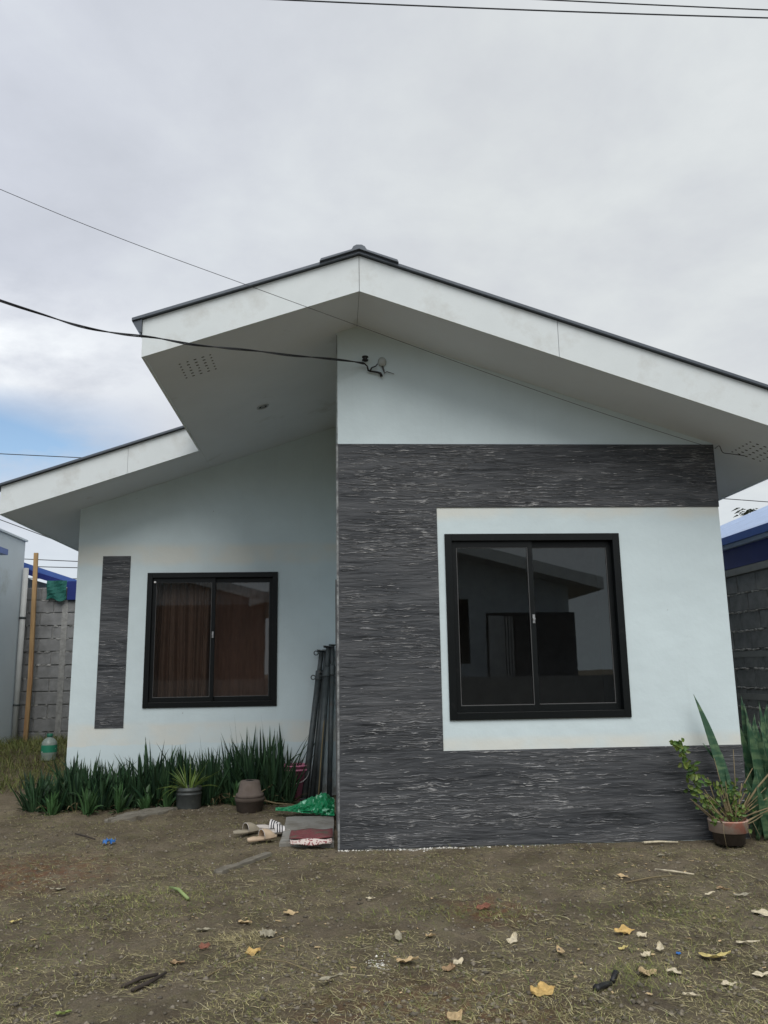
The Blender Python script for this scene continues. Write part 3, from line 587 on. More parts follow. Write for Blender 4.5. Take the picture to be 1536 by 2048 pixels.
# perforated soffit vents: small drilled holes in rows
def vent(cx, cy, cols, rows, dx, dy):
    mb = MB()
    for i in range(cols):
        for j in range(rows):
            x = cx+(i-(cols-1)/2)*dx+(0.012 if i % 2 else -0.012); y = cy+(j-(rows-1)/2)*dy; z = zs(x)-.0015; r = 0.0085
            if rnd.random() < 0.06: continue
            v = [(x+r*math.cos(t*math.pi/4), y+r*math.sin(t*math.pi/4), z-SL*(0)+(zs(x+r*math.cos(t*math.pi/4))-zs(x))) for t in range(8)]
            v2 = [(a, b_, c_+.003) for a, b_, c_ in v]
            mb.add(v+v2, [tuple(range(8))]+[(k, k+8, (k+1) % 8+8, (k+1) % 8) for k in range(8)])
    return tag(mb.build('soffit_vent', 'hole', H), kind='stuff')
vent(-1.14, -0.185, 8, 6, 0.031, 0.062); vent(3.56, -0.12, 8, 6, 0.031, 0.062)
# recessed downlight
dl = MB(); cx, cy = -0.734, 1.25
ring = []
for r_, dz in ((0.062, -.002), (0.060, -.008), (0.045, -.008), (0.042, 0.004)):
    ring += [(cx+r_*math.cos(t*math.pi/12), cy+r_*math.sin(t*math.pi/12), zs(cx+r_*math.cos(t*math.pi/12))+dz) for t in range(24)]
dl.add(ring, [(i*24+k, i*24+(k+1) % 24, (i+1)*24+(k+1) % 24, (i+1)*24+k) for i in range(3) for k in range(24)]); dlo = dl.build('downlight', 'chrome', H)
dl = MB(); ring = [(cx+r_*math.cos(t*math.pi/12), cy+r_*math.sin(t*math.pi/12), zs(cx+r_*math.cos(t*math.pi/12))+dz) for r_, dz in ((.0425, -.0015), (.018, -.003)) for t in range(24)]
dl.add(ring, [(k, (k+1) % 24, 24+(k+1) % 24, 24+k) for k in range(24)]); dl.build('bezel', 'black', dlo)
dl = MB(); ring = [(cx+.018*math.cos(t*math.pi/8), cy+.018*math.sin(t*math.pi/8), zs(cx)-.004) for t in range(16)]; dl.add(ring, [tuple(range(16))]); dl.build('lamp_socket', 'porcelain', dlo)

# windows
def window(x1, x2, z1, z2, y, mid, nm='window', thick=0.058):
    w_ = thing(nm, (0, 0, 0), None, None); w_.parent = H
    b = MB(); f = 0.058; y0, y1 = y-.016, y+.085
    b.box(x1, x1+f, y0, y1, z1, z2); b.box(x2-f, x2, y0, y1, z1, z2); b.box(x1+f, x2-f, y0, y1, z1, z1+f); b.box(x1+f, x2-f, y0, y1, z2-f, z2)
    b.build('window_frame', 'frame', w_, bevel=0.002)
    g = 0.040
    for (a, c_, yy) in ((x1+f, mid+.022, y+.012), (mid-.022, x2-f, y+.044)):
        zz0, zz1 = z1+f, z2-f; b = MB()
        b.box(a, a+g, yy, yy+.024, zz0, zz1); b.box(c_-g, c_, yy, yy+.024, zz0, zz1); b.box(a+g, c_-g, yy, yy+.024, zz0, zz0+g+.012); b.box(a+g, c_-g, yy, yy+.024, zz1-g-.012, zz1)
        b.build('sash', 'frame', w_, bevel=0.0015)
        b = MB(); t = 0.005
        for q in ((a+g, c_-g, zz0+g+.012, zz0+g+.012+t), (a+g, c_-g, zz1-g-.012-t, zz1-g-.012), (a+g, a+g+t, zz0+g+.012+t, zz1-g-.012-t), (c_-g-t, c_-g, zz0+g+.012+t, zz1-g-.012-t)):
            b.box(q[0], q[1], yy+.005, yy+.010, q[2], q[3])
        b.build('gasket', 'gasket', w_)
        MB().add([(a+g-.01, yy+.0125, zz0+g), (c_-g+.01, yy+.0125, zz0+g), (c_-g+.01, yy+.0125, zz1-g), (a+g-.01, yy+.0125, zz1-g)], [(0, 1, 2, 3)]).build('pane', 'glass', w_)
    zl = z1+0.53*(z2-z1)
    b = MB(); b.box(mid-.004, mid+.014, y+.0, y+.012, zl-.035, zl+.035); b.tube([(mid+.005, y+.004, zl), (mid+.005, y-.012, zl)], .011, 10); b.build('latch', 'chrome', w_)
    return w_
w1 = window(WX1, WX2, WZ1, WZ2, 0, 1.600)
w1['label'] = 'large right window with bare dark glass'
w2 = window(VX1, VX2, VZ1, VZ2, RY, -1.400)
w2['label'] = 'left window with brown curtains behind the glass'
MB().lathe(0, 0, [(0.0, 0), (0.013, 0), (0.013, 0.006), (0.0, 0.008)], 12, Matrix.Rotation(R_(90), 3, 'X'))
b = MB(); b.tube([(-2.055, RY+.005, 2.365), (-2.055, RY-.020, 2.365)], 0.012, 12); b.build('white_knob', 'white', w2)

# curtains hanging behind the left window
def curtain(x0, x1, z0, z1, y, amp, waves, mt, label, seed):
    r = random.Random(seed); n, k = 90, 14; vs = []; ph = [r.uniform(0, 6) for _ in range(4)]
    for j in range(k+1):
        v = j/k; z = z1+(z0-z1)*v
        for i in range(n+1):
            u = i/n; x = x0+(x1-x0)*u
            d = amp*(math.sin(u*waves*6.28+ph[0]+.5*math.sin(v*2+ph[1]))+.45*math.sin(u*waves*2.3*6.28+ph[2]))*(0.65+.5*v)
            vs.append((x+0.01*math.sin(v*3+u*9), y+d, z+0.006*math.sin(u*waves*6.28)))
    mb = MB(); mb.add(vs, [(j*(n+1)+i, j*(n+1)+i+1, (j+1)*(n+1)+i+1, (j+1)*(n+1)+i) for j in range(k) for i in range(n)])
    o = mb.build('curtain', mt, None, True, loc=((x0+x1)/2, y, z0)); tag(o, label, 'curtain', 'curtains in the left window'); return o
curtain(VX1-.05, -1.46, 0.75, 2.40, RY+.24, .042, 6, 'curtain', 'brown folded curtain behind the left pane of the recessed window', 3)
curtain(-1.47, VX2+.08, 0.75, 2.46, RY+.27, .012, 5, 'curtain2', 'flatter red-brown curtain behind the right pane of the recessed window', 5)
rod = MB(); rod.tube([(VX1-.1, RY+.25, 2.47), (VX2+.12, RY+.25, 2.47)], .012); tag(rod.build('curtain_rod', 'chrome', None, True, loc=(-1.4, RY+.25, 2.47)), 'thin rod the brown curtains hang from', 'curtain rod')

# ------------------------------------------------------------------ service cables and wires
def cable(name, pts, r, label, cat, n=40, sagn=None, wob=0.0, mt='wire', twist=0, group=None):
    P = [Vector(p) for p in pts]
    def cr(t):
        k = min(int(t), len(P)-2); f = t-k; p0, p1, p2, p3 = P[max(k-1, 0)], P[k], P[k+1], P[min(k+2, len(P)-1)]
        return 0.5*((2*p1)+(p2-p0)*f+(2*p0-5*p1+4*p2-p3)*f*f+(3*p1-p0-3*p2+p3)*f**3)
    mb = MB(); T = [cr(i/n*(len(P)-1)) for i in range(n+1)]
    if twist:
        for ph in (0, math.pi):
            mb.tube([q+Vector((0, math.cos(i*twist+ph), math.sin(i*twist+ph)))*r*1.05 for i, q in enumerate(T)], r, 6)
    else: mb.tube(T, r, 6)
    o = mb.build(name, mt, None, True, loc=tuple(P[0])); return tag(o, label, cat, group)
CABLE = [(-4.6, -2.95, 4.60), (-3.2, -2.09, 4.02), (-2.40, -1.61, 3.80), (-1.939, -1.341, 3.722), (-1.741, -1.224, 3.700), (-1.534, -1.103, 3.708), (-1.319, -0.977, 3.735),
         (-1.091, -0.843, 3.744), (-0.853, -0.702, 3.775), (-0.638, -0.576, 3.806), (-0.375, -0.421, 3.834), (-0.137, -0.282, 3.870), (0.112, -0.135, 3.902), (0.233, -0.064, 3.910)]
THINW = [(-5.6, -3.32, 5.35), (-3.6, -2.57, 4.70), (-2.049, -1.997, 4.25), (-1.358, -1.739, 4.072), (-0.558, -1.441, 3.903), (0.162, -1.173, 3.752), (1.244, -0.77, 3.528), (2.12, -0.444, 3.360), (3.049, -0.098, 3.207), (3.262, -0.03, 3.175)]
cable('service_cable', CABLE,
      0.0048, 'thick twisted black service cable running to the insulator on the gable', 'cable', n=170, twist=0.16)
cable('thin_wire', THINW,
      0.0019, 'single thin wire crossing in front of the gable to its right corner', 'wire', n=80)
cable('loose_wire', [(3.262, -0.02, 3.18), (3.30, -0.02, 3.20), (3.32, -0.03, 3.14), (3.38, -0.04, 3.125), (3.50, -0.05, 3.105)], 0.003, 'short loose wire end under the eave by the right vent', 'wire', n=30)
for i, (a, b_, lab) in enumerate((((-12, 4, 11.62), (9, 4, 11.33), 'lower of the two overhead wires at the top right'), ((-12, 5, 12.95), (11, 5, 12.40), 'upper of the two overhead wires at the top right'))):
    pts = [Vector(a).lerp(Vector(b_), t/8)+Vector((0, 0, -0.6*(t/8)*(1-t/8))) for t in range(9)]
    cable('overhead_wire', pts, 0.011, lab, 'wire', n=24, group='overhead wires')
for (xa, za, xb, zb_, lab) in ((-30, 10.77, 14, 8.55, 'faint wire crossing the blue sky gap left of the house'), (-25, 11.88, 10, -1.4, 'faint wire slanting down behind the left eave'),
                          (-30, 6.72, 14, 4.35, 'upper of the level wires left of the house'), (-30, 6.10, 14, 4.55, 'middle level wire left of the house'), (-30, 5.4, 14, 4.45, 'lowest level wire left of the house'), (8, 8.65, 30, 6.98, 'faint wire in the sky gap right of the house')):
    if zb_ < 0: xb, zb_ = -2, za+(zb_-za)*(23/35)
    pts = [Vector((xa+(xb-xa)*t/8, 25, za+(zb_-za)*t/8)) for t in range(9)]
    cable('power_wire', pts, 0.017, lab, 'wire', n=16, group='power lines far behind the house')
# insulator, connector taps and a capped outlet on the gable wall
t_ = thing('wall_insulator', (0.244, 0, 3.95), 'small black spool insulator with taped wire tails on the gable', 'insulator')
MB().tube([(0.244, 0.0, 3.955), (0.244, -0.075, 3.955)], 0.006).build('bolt', 'steel', t_)
b = MB(); prof = [(0.012, 0), (0.026, 0.003), (0.028, 0.012), (0.018, 0.018), (0.018, 0.026), (0.028, 0.032), (0.026, 0.042), (0.012, 0.045)]
vs = [(0.244+r*math.cos(k*math.pi/8), -0.055+r*math.sin(k*math.pi/8), 3.935+z) for r, z in prof for k in range(16)]
b.add(vs, [(i*16+k, i*16+(k+1) % 16, (i+1)*16+(k+1) % 16, (i+1)*16+k) for i in range(len(prof)-1) for k in range(16)]); b.build('spool', 'black', t_, True)
b = MB(); b.tube([(0.232, -.06, 3.915), (0.262, -.04, 3.895), (0.270, -.03, 3.862), (0.285, -.03, 3.850), (0.30, -.03, 3.885), (0.335, -.03, 3.900), (0.352, -.03, 3.922)], [.006, .006, .008, .008, .007, .006, .004], 6)
b.tube([(0.270, -.03, 3.862), (0.30, -.03, 3.852), (0.35, -.03, 3.845), (0.375, -.03, 3.835), (0.385, -.03, 3.808)], [.008, .008, .009, .012, .013], 6); b.build('taped_tail', 'black', t_, True)
t_ = thing('service_entrance', (0.392, 0, 3.93), 'pale round service entrance cap beside the insulator on the gable', 'service cap')
b = MB(); prof = [(0.0, .0), (0.020, .004), (0.033, .018), (0.037, .040), (0.034, .062), (0.022, .078), (0.0, .084)]
vs = [(0.392+r*math.cos(k*math.pi/8), -0.006+min(0.0, 0.9*r*math.sin(k*math.pi/8)), 3.905+z) for r, z in prof for k in range(16)]
b.add(vs, [(i*16+k, i*16+(k+1) % 16, (i+1)*16+(k+1) % 16, (i+1)*16+k) for i in range(len(prof)-1) for k in range(16)]); b.build('dome', 'porcelain', t_, True)
b = MB(); b.tube([(0.392, -.012, 3.905), (0.405, -.02, 3.865), (0.41, -.02, 3.84), (0.43, -.02, 3.855), (0.492, -.025, 3.833)], [.009, .007, .005, .004, .003], 6); b.build('wire_tail', 'gasket', t_, True)

# ------------------------------------------------------------------ block walls
def block_mesh(l, h, d, seed, name):
    r = random.Random(seed); b = MB(); j = lambda s_=.003: r.uniform(-s_, s_); bz = .006
    vs = []
    for (x, y, z) in [(x, y, z) for x in (0, l) for y in (0, d) for z in (0, h)]: vs.append((x+j(.002), y+j(), z+j(.002)))
    fr = [(bz, -.001, bz), (l-bz, j(.001), bz), (l-bz, -.001, h-bz), (bz, j(.001), h-bz)]     # proud front field
    o = [(0, bz, 0), (l, bz, 0), (l, bz, h), (0, bz, h)]; bk = [(0, d, 0), (l, d, 0), (l, d, h), (0, d, h)]
    b.add(fr+o+bk, [(0, 1, 2, 3)]+[(k, (k+1) % 4, 4+(k+1) % 4, 4+k)[::-1] for k in range(4)]+[(4+k, 4+(k+1) % 4, 8+(k+1) % 4, 8+k)[::-1] for k in range(4)]+[(11, 10, 9, 8)])
    me = bpy.data.meshes.new(name); me.from_pydata(b.v, [], b.f); me.materials.append(MAT['block']); return me
BLK = [block_mesh(.385, .182, .12, k, 'block') for k in range(5)]; HALF = [block_mesh(.185, .182, .12, 9+k, 'block') for k in range(2)]
def block_wall(label, origin, along, face, length, rows, z0, seed, squeeze, pillar=None):
    """along/face are unit vectors; the front of the wall faces -face"""
    r = random.Random(seed); ang = math.atan2(along[1], along[0]); t = thing('block_wall', (origin[0], origin[1], 0), label, 'wall')
    t.rotation_euler.z = ang
    core = MB().box(0, length, .016, .11, -0.1, z0+rows*.2).build('mortar_core', 'mortar', None); core.parent = t
    sq = MB(); n = 0
    for q in range(rows):
        x = -0.2 if q % 2 else 0.0; z = z0+q*.2+.009
        while x < length-.05:
            l = .385; me = BLK[r.randrange(5)]
            xx = x
            if xx < 0: xx = 0; me = HALF[0]; l = .185
            elif xx+.385 > length: me = HALF[1]; l = .185
            o = bpy.data.objects.new('block', me); COL.objects.link(o); o.parent = t; o.location = (xx+.008, r.uniform(-.006, .004), z+r.uniform(-.002, .002)); o.rotation_euler = (0, r.uniform(-.006, .006), r.uniform(-.008, .008)); n += 1
            x += .4
        # mortar squeezed out of the bed joint
        xx = 0
        while xx < length:
            L_ = r.uniform(.03, .10)
            if r.random() < squeeze:
                hh = r.uniform(.008, .019); pr = r.uniform(.010, .030)*(1.3 if squeeze > .7 else 0.6); zc_ = z-.009+r.uniform(-.005, .005)
                m_ = 5; vs = []
                for k in range(m_+1):
                    u = k/m_; e = math.sin(math.pi*u)**.6 if 0 < u < 1 else 0.15; jz = r.uniform(-.004, .004)
                    vs += [(xx+L_*u, .012, zc_+hh*e+jz), (xx+L_*u, -pr*e*r.uniform(.6, 1), zc_+hh*.3*e+jz), (xx+L_*u, -pr*.6*e, zc_-hh*.8*e+jz), (xx+L_*u, .012, zc_-hh*e+jz)]
                sq.add(vs, [(4*k+a, 4*k+4+a, 4*k+5+a, 4*k+1+a) for k in range(m_) for a in range(3)])
            xx += L_*r.uniform(.8, 1.3)
    o = sq.build('squeezed_mortar', 'mortar', None); o.parent = t; o['kind'] = 'stuff'
    return t
bw = block_wall('grey hollow-block wall at the back left, between the two houses', (-6.2, 6.42), (1, 0), (0, 1), 4.0, 13, 0.10, 3, 0.35)
# upright mortared pier in the left wall
pr_ = MB(); pr_.box(1.93, 2.02, -.008, .016, 0, 2.5); o = pr_.build('mortar_pier', 'mortar', None); o.parent = bw
bw2 = block_wall('grey hollow-block wall with oozing mortar, right of the house', (4.37, 5.2), (0, -1), (1, 0), 4.8, 11, 0.10, 5, 0.95)
for zz in (0.98, 1.42):
    o = MB().box(0, 4.8, -.012, .015, zz, zz+.062).build('tie_beam', 'beam', None); o.parent = bw2
o = MB().box(0, 4.8, -.03, .14, 2.302, 2.375).build('coping_beam', 'beam', None); o.parent = bw2

# ------------------------------------------------------------------ neighbours
nb = thing('neighbour_house', (-6.9, 3.9, 0), 'pale house wall with blue roof edge at the left frame edge', 'house')
box('wall', (-9.0, -4.84, 1.2, 6.25, -.1, 3.40), 'nwall', nb)
MB().box(-9.05, -4.81, 1.15, 6.28, 3.402, 3.43).build('coping', 'nwall', nb)
box('awning', (-4.838, -4.62, 1.6, 5.05, 3.02, 3.10), 'bluero', nb)
t = thing('downpipe', (-4.78, 6.2, 0), 'pale vertical drainpipe on the corner of the left house', 'pipe')
MB().tube([(-4.785, 6.2, .15), (-4.785, 6.2, 2.98)], .042, 10).build('pipe', 'pvc', t, True)
for z in (.9, 2.2): MB().tube([(-4.785, 6.2, z), (-4.785, 6.2, z+.03)], .05, 10).build('bracket', 'steel', t, True)
p_ = MB(); p_.add([(x+dx, 6.22+dy, z) for (x, z, hw) in ((-4.63, .25, .030), (-4.615, 1.3, .032), (-4.655, 3.22, .030)) for dx, dy in ((-hw, -.02), (hw, -.02), (hw, .02), (-hw, .02))],
    [(0, 1, 5, 4), (1, 2, 6, 5), (2, 3, 7, 6), (3, 0, 4, 7), (4, 5, 9, 8), (5, 6, 10, 9), (6, 7, 11, 10), (7, 4, 8, 11), (8, 9, 10, 11), (3, 2, 1, 0)])
tag(p_.build('timber_post', 'pole', None, loc=(-4.63, 6.22, .25)), 'tall weathered yellow-brown timber post before the left block wall', 'post')
rb = thing('rear_house', (-5.2, 8.4, 0), 'blue-roofed house showing just above the left block wall', 'house')
MB().prism_y([(-8.5, 2.95), (-4.15, 1.9), (-4.15, 2.66), (-8.5, 3.9)], 7.0, 11).build('wall', 'nwall', rb)
MB().prism_y([(-8.6, 4.23), (-4.05, 2.735), (-4.05, 2.81), (-8.6, 4.36)], 6.62, 11.2).build('roof', 'bluero', rb)
MB().prism_y([(-8.6, 4.14), (-4.05, 2.645), (-4.05, 2.733), (-8.6, 4.228)], 6.60, 6.63).build('verge_board', 'blueflash', rb)
box('gutter_end', (-4.19, -4.04, 6.36, 6.60, 2.50, 2.79), 'blueflash', rb)
cg = MB(); n = 6; vs = []
for i in range(n+1):
    for j in range(n+1): vs.append((-4.50+.30*i/n, 6.335+.018*math.sin(i*1.3+j)+.01*rnd.random(), 2.50+.30*j/n+.03*math.sin(i*1.1)*(j < 2)))
cg.add(vs, [(i*(n+1)+j, (i+1)*(n+1)+j, (i+1)*(n+1)+j+1, i*(n+1)+j+1) for i in range(n) for j in range(n)]); cgo = cg.build('tarp_scrap', 'cloth_green', None, loc=(-4.35, 6.335, 2.5))
cgo.modifiers.new('solid', 'SOLIDIFY').thickness = 0.006; tag(cgo, 'teal green cloth scrap hanging on top of the left block wall', 'cloth')
rh = thing('neighbour_house', (6.5, 3.5, 0), 'blue-roofed house beyond the block wall at the right', 'house')
box('wall', (4.62, 9, .4, 7.8, 0, 2.60), 'nwall', rh)
MB().box(4.36, 4.44, .2, 8.0, 2.385, 2.60).build('gutter', 'blueflash', rh)
MB().prism_y([(4.33, 2.68), (9.3, 4.70), (9.3, 4.73), (4.33, 2.712)], .15, 8.0).build('roof', 'bluepale', rh)
MB().box(4.28, 4.326, .15, 8.0, 2.645, 2.725).build('roof_edge', 'bluero', rh)
MB().box(4.31, 4.40, .18, 8.0, 2.602, 2.643).build('drip_strip', 'bluepale', rh)
b = MB(); yy = .3
while yy < 8: b.prism_y([(4.345, 2.72), (9.28, 4.724), (9.28, 4.745), (4.345, 2.742)], yy, yy+.035); yy += .30
b.build('roof_rib', 'bluepale', rh)['kind'] = 'stuff'
tg = MB()
for i in range(50):
    a = rnd.uniform(0, 6.28); e = rnd.uniform(-1, 1); q = rnd.random()**.5; x = 16.4+.5*q*math.cos(a); z = 7.25+.16*q*e
    tg.add([(x, 24+rnd.uniform(-.5, .5), z), (x+.12, 24, z+.03), (x+.05, 24, z+.08)], [(0, 1, 2)])
tt = thing('far_tree', (16.4, 24, 0), 'dark tuft of a far tree top above the right neighbour roof', 'tree')
tg.build('crown', 'tree', tt); MB().tube([(16.4, 24, 0), (16.4, 24, 7.1)], [.2, .06]).build('trunk', 'wood', tt)

# house across the road, seen only mirrored in the window glass
oh = thing('opposite_house', (2.5, -21, 0), 'gabled house and yard mirrored in the dark window glass', 'house')
zo = lambda x: 5.15-.26*abs(x-2.5)
oy = -18.6
for x0, x1, z0, z1 in ((-2.4, 3.45, 0, None), (3.45, 4.2, 0, 1.5), (4.2, 7.4, 0, None)):
    MB().prism_y([(x0, z0), (x1, z0)]+[(x1, zo(x1) if z1 is None else z1)]+([(2.5, zo(2.5))] if x0 < 2.5 < x1 else [])+[(x0, zo(x0) if z1 is None else z1)], oy-.2, oy).build('wall', 'nwall', oh)
MB().prism_y([(3.45, 3.5), (4.2, 3.5), (4.2, zo(4.2)), (3.45, zo(3.45))], oy-.2, oy).build('wall', 'nwall', oh)
box('window', (3.45, 4.2, oy-.15, oy-.1, 1.5, 3.5), 'frame', oh)
for sgn, xe in ((-1, -3.1), (1, 8.2)):
    MB().prism_y([(2.5, zo(2.5)), (xe, zo(xe)), (xe, zo(xe)+.36), (2.5, zo(2.5)+.36)][::sgn], oy+1.05, oy+1.1).build('fascia_board', 'fascia', oh)
    MB().prism_y([(2.5, zo(2.5)+.005), (xe, zo(xe)+.005), (xe, zo(xe)+.06), (2.5, zo(2.5)+.06)][::sgn], oy-6, oy+1.049).build('roof', 'soffit', oh)
box('porch_or_screen_wall', (5.3, 7.3, oy+.01, oy+.9, 0, 3.0), 'clad', oh)
oh2 = oh.copy(); COL.objects.link(oh2); oh2.location.x -= 10.0; oh2['label'] = 'second gabled house across the road mirrored in the left window glass'
for ch in list(oh.children):
    if ch.name.startswith(('window', 'porch_or_screen_wall')): continue
    c2 = ch.copy(); COL.objects.link(c2); c2.parent = oh2
box('porch_or_screen_wall', (-12.3, -2.62, oy+.01, oy+.6, 0, 3.8), 'clad', oh2)  # added dark screen, keeps the left window's reflection evenly dark
box('porch_or_screen_wall', (-2.3, 3.3, oy+.01, oy+.3, 0, 4.1), 'clad', oh)  # added dark screen over the pale front, dims its mirror image in the glass
gt = thing('iron_gate', (4.9, -17, 0), 'slatted gate mirrored in the right window glass', 'gate')
for i in range(9): MB().box(4.50+i*.085, 4.54+i*.085, -17.02, -17, .3, 2.85).build('slat', 'pvc', gt)
b = MB(); b.box(4.42, 4.48, -17.04, -16.99, .1, 2.95); b.box(5.24, 5.30, -17.04, -16.99, .1, 2.95); b.box(4.48, 5.24, -17.04, -16.99, 2.87, 2.95); b.build('gate_frame', 'black', gt)
tag(box('low_wall', (-9, 9.5, -16.4, -16.25, 0, 1.12), 'beam'), 'low concrete yard wall mirrored in both windows', 'wall')
tag(box('concrete_post', (8.1, 8.35, -16.2, -15.95, 0, 2.6), 'beam', bevel=.01), 'square concrete post mirrored at the right of the window glass', 'post')

# ------------------------------------------------------------------ step, slab, mat
def rough_slab(poly, z0, z1, name, mt, label, cat, seed, amp=.012, sub=5):
    r = random.Random(seed); pts = []
    for i in range(len(poly)):
        a, b_ = Vector(poly[i]), Vector(poly[(i+1) % len(poly)])
        for k in range(sub): q = a.lerp(b_, k/sub); pts.append((q.x+r.uniform(-amp, amp), q.y+r.uniform(-amp, amp)))
    cx_ = sum(p[0] for p in pts)/len(pts); cy_ = sum(p[1] for p in pts)/len(pts); n = len(pts); vs = [(x, y, z0) for x, y in pts]
    for f, zz in ((1.0, z1-.008), (.985, z1), (.6, z1), (.25, z1)): vs += [(cx_+(x-cx_)*f, cy_+(y-cy_)*f, zz+(r.uniform(-amp, amp)*.35 if f < .99 else 0)) for x, y in pts]
    vs.append((cx_, cy_, z1)); fs = [(l*n+i, l*n+(i+1) % n, (l+1)*n+(i+1) % n, (l+1)*n+i) for l in range(4) for i in range(n)]+[(4*n+i, 4*n+(i+1) % n, 5*n) for i in range(n)]
    o = MB().add(vs, fs).build(name, mt, None, loc=(cx_, cy_, z0)); return tag(o, label, cat)
rough_slab([(-.46, .16), (-.036, .16), (-.036, 1.30), (-.475, 1.30)], -.03, .036, 'doorstep', 'step', 'flat grey concrete doorstep beside the cladded wall corner', 'step', 4, .006)
rough_slab([(-2.16, 1.42), (-1.95, 1.50), (-1.68, 1.80), (-1.60, 2.06), (-1.80, 2.12), (-2.0, 1.95), (-2.12, 1.65)], -.03, .026, 'broken_slab', 'slabm', 'broken flat concrete piece on the soil in front of the plant row', 'slab', 6, .02)
rough_slab([(-.86, -.56), (-.80, -.60), (-.50, -.06), (-.55, .0)], -.02, .005, 'plank_strip', 'slabm', 'pale dusty strip half buried in the soil before the sandals', 'strip', 8, .012)
dm = thing('doormat', (-.2, .27, .05), 'worn maroon doormat with checked border on the end of the doorstep', 'doormat')
def mat_sheet(x0, x1, y0, y1, z, mt, name, sag=0.0, n=12, m=10, th=.009):
    vs = []
    for k, dz in ((0, th), (1, 0)):
        for j in range(m+1):
            for i in range(n+1):
                u, v = i/n, j/m; cxr = .03*(1-min(1, min(u, 1-u)*9))*(1-min(1, v*6))
                y = y0+(y1-y0)*v+cxr; zz = z+dz+.006*math.sin(u*9+v*4)-sag*(1-v)**3
                vs.append((x0+(x1-x0)*u, y, zz))
    q = (n+1)*(m+1); fs = [(j*(n+1)+i, j*(n+1)+i+1, (j+1)*(n+1)+i+1, (j+1)*(n+1)+i) for j in range(m) for i in range(n)]
    fs += [tuple(a+q for a in f[::-1]) for f in fs]
    rim = [i for i in range(n+1)]+[(j+1)*(n+1)-1 for j in range(1, m+1)]+[m*(n+1)+i for i in range(n-1, -1, -1)]+[j*(n+1) for j in range(m-1, 0, -1)]
    fs += [(rim[k], rim[k]+q, rim[(k+1) % len(rim)]+q, rim[(k+1) % len(rim)]) for k in range(len(rim))]
    return MB().add(vs, fs).build(name, mt, dm, True)
mat_sheet(-.385, -.045, .125, .50, .058, 'matred', 'mat_pile')
mat_sheet(-.375, -.050, .075, .124, .052, 'matedge', 'mat_border', sag=.028, m=4)

# ------------------------------------------------------------------ shoring props, stick, bucket
def prop(fx, fy, tx, ty, tz, r, label, extra=0):
    t = thing('steel_prop', (fx, fy, 0), label, 'steel prop', 'steel shoring props leaning in the porch corner')
    a, b_ = Vector((fx, fy, .01)), Vector((tx, ty, tz)); d = (b_-a)
    at = lambda f: a+d*f
    MB().tube([at(0), at(.80)], r, 12).build('outer_tube', 'steel', t, True)
    MB().tube([at(.78), at(.985)], r*.78, 12).build('inner_tube', 'steel', t, True)
    MB().tube([at(.78), at(.795), at(.80), at(.845), at(.85)], [r*1.0, r*1.35, r*1.18, r*1.18, r*1.02], 12).build('collar_nut', 'steel', t, True)
    u = d.normalized(); sx = Vector((1, 0, 0)); sx = (sx-u*sx.dot(u)).normalized(); sy = u.cross(sx)
    def plate(f, hw, th_):
        c_ = at(f); vs = [c_+sx*i*hw+sy*j*hw+u*k*th_ for i in (-1, 1) for j in (-1, 1) for k in (0, 1)]
        return MB().add(vs, [(0, 1, 3, 2), (4, 6, 7, 5), (0, 4, 5, 1), (2, 3, 7, 6), (0, 2, 6, 4), (1, 5, 7, 3)])
    plate(.985, r*1.55, .008).build('top_plate', 'steel', t); plate(0, r*1.4, .008).build('base_plate', 'steel', t)
    for f in (.80, .97)[:1+extra]:
        c_ = at(f)-sx*(r*1.75); MB().tube([c_+sx*.024*math.cos(k*math.pi/5)+u*.024*math.sin(k*math.pi/5) for k in range(11)], .006, 6, False).build('pin_ring', 'steel', t, True)
        MB().tube([c_+sx*.02, c_+sx*(r*1.2)], .007, 6).build('pin', 'steel', t, True)
prop(-.350, 2.46, -.165, 2.69, 1.585, .034, 'leftmost of the dark steel props leaning in the porch corner', 1)
prop(-.268, 2.52, -.110, 2.70, 1.590, .030, 'second dark steel prop from the left in the porch corner')
prop(-.205, 2.42, -.088, 2.64, 1.630, .036, 'thick dark steel prop third from the left in the porch corner')
prop(-.085, 2.50, -.042, 2.62, 1.650, .028, 'dark steel prop nearest the cladded wall corner')
tag(MB().tube([(-.20, 2.30, .0), (-.165, 2.42, .5), (-.12, 2.56, 1.05)], [.008, .007, .006], 6).build('bamboo_stick', 'stem', None, True, loc=(-.2, 2.3, 0)), 'thin pale stick leaning among the steel props', 'stick')
bk = thing('pink_bucket', (-.47, 2.50, 0), 'faded pink plastic bucket between the plant row and the steel props', 'bucket')
MB().lathe(-.45, 2.56, [(.0, 0), (.115, 0), (.145, .345), (.15, .345), (.15, .36), (.138, .36), (.11, .01), (0, .01)], 28).build('pail', 'pink', bk, True)
MB().lathe(-.45, 2.56, [(.1505, .30), (.156, .303), (.156, .318), (.1505, .32)], 28).build('rim', 'pink', bk, True)
MB().tube([(-.45+.152*math.cos(a), 2.56-.05*0+.152*math.sin(a)*.5-.08, .30-.12*abs(math.sin(a))) for a in [math.pi+math.pi*k/10 for k in range(11)]], .004, 6).build('handle', 'chrome', bk, True)

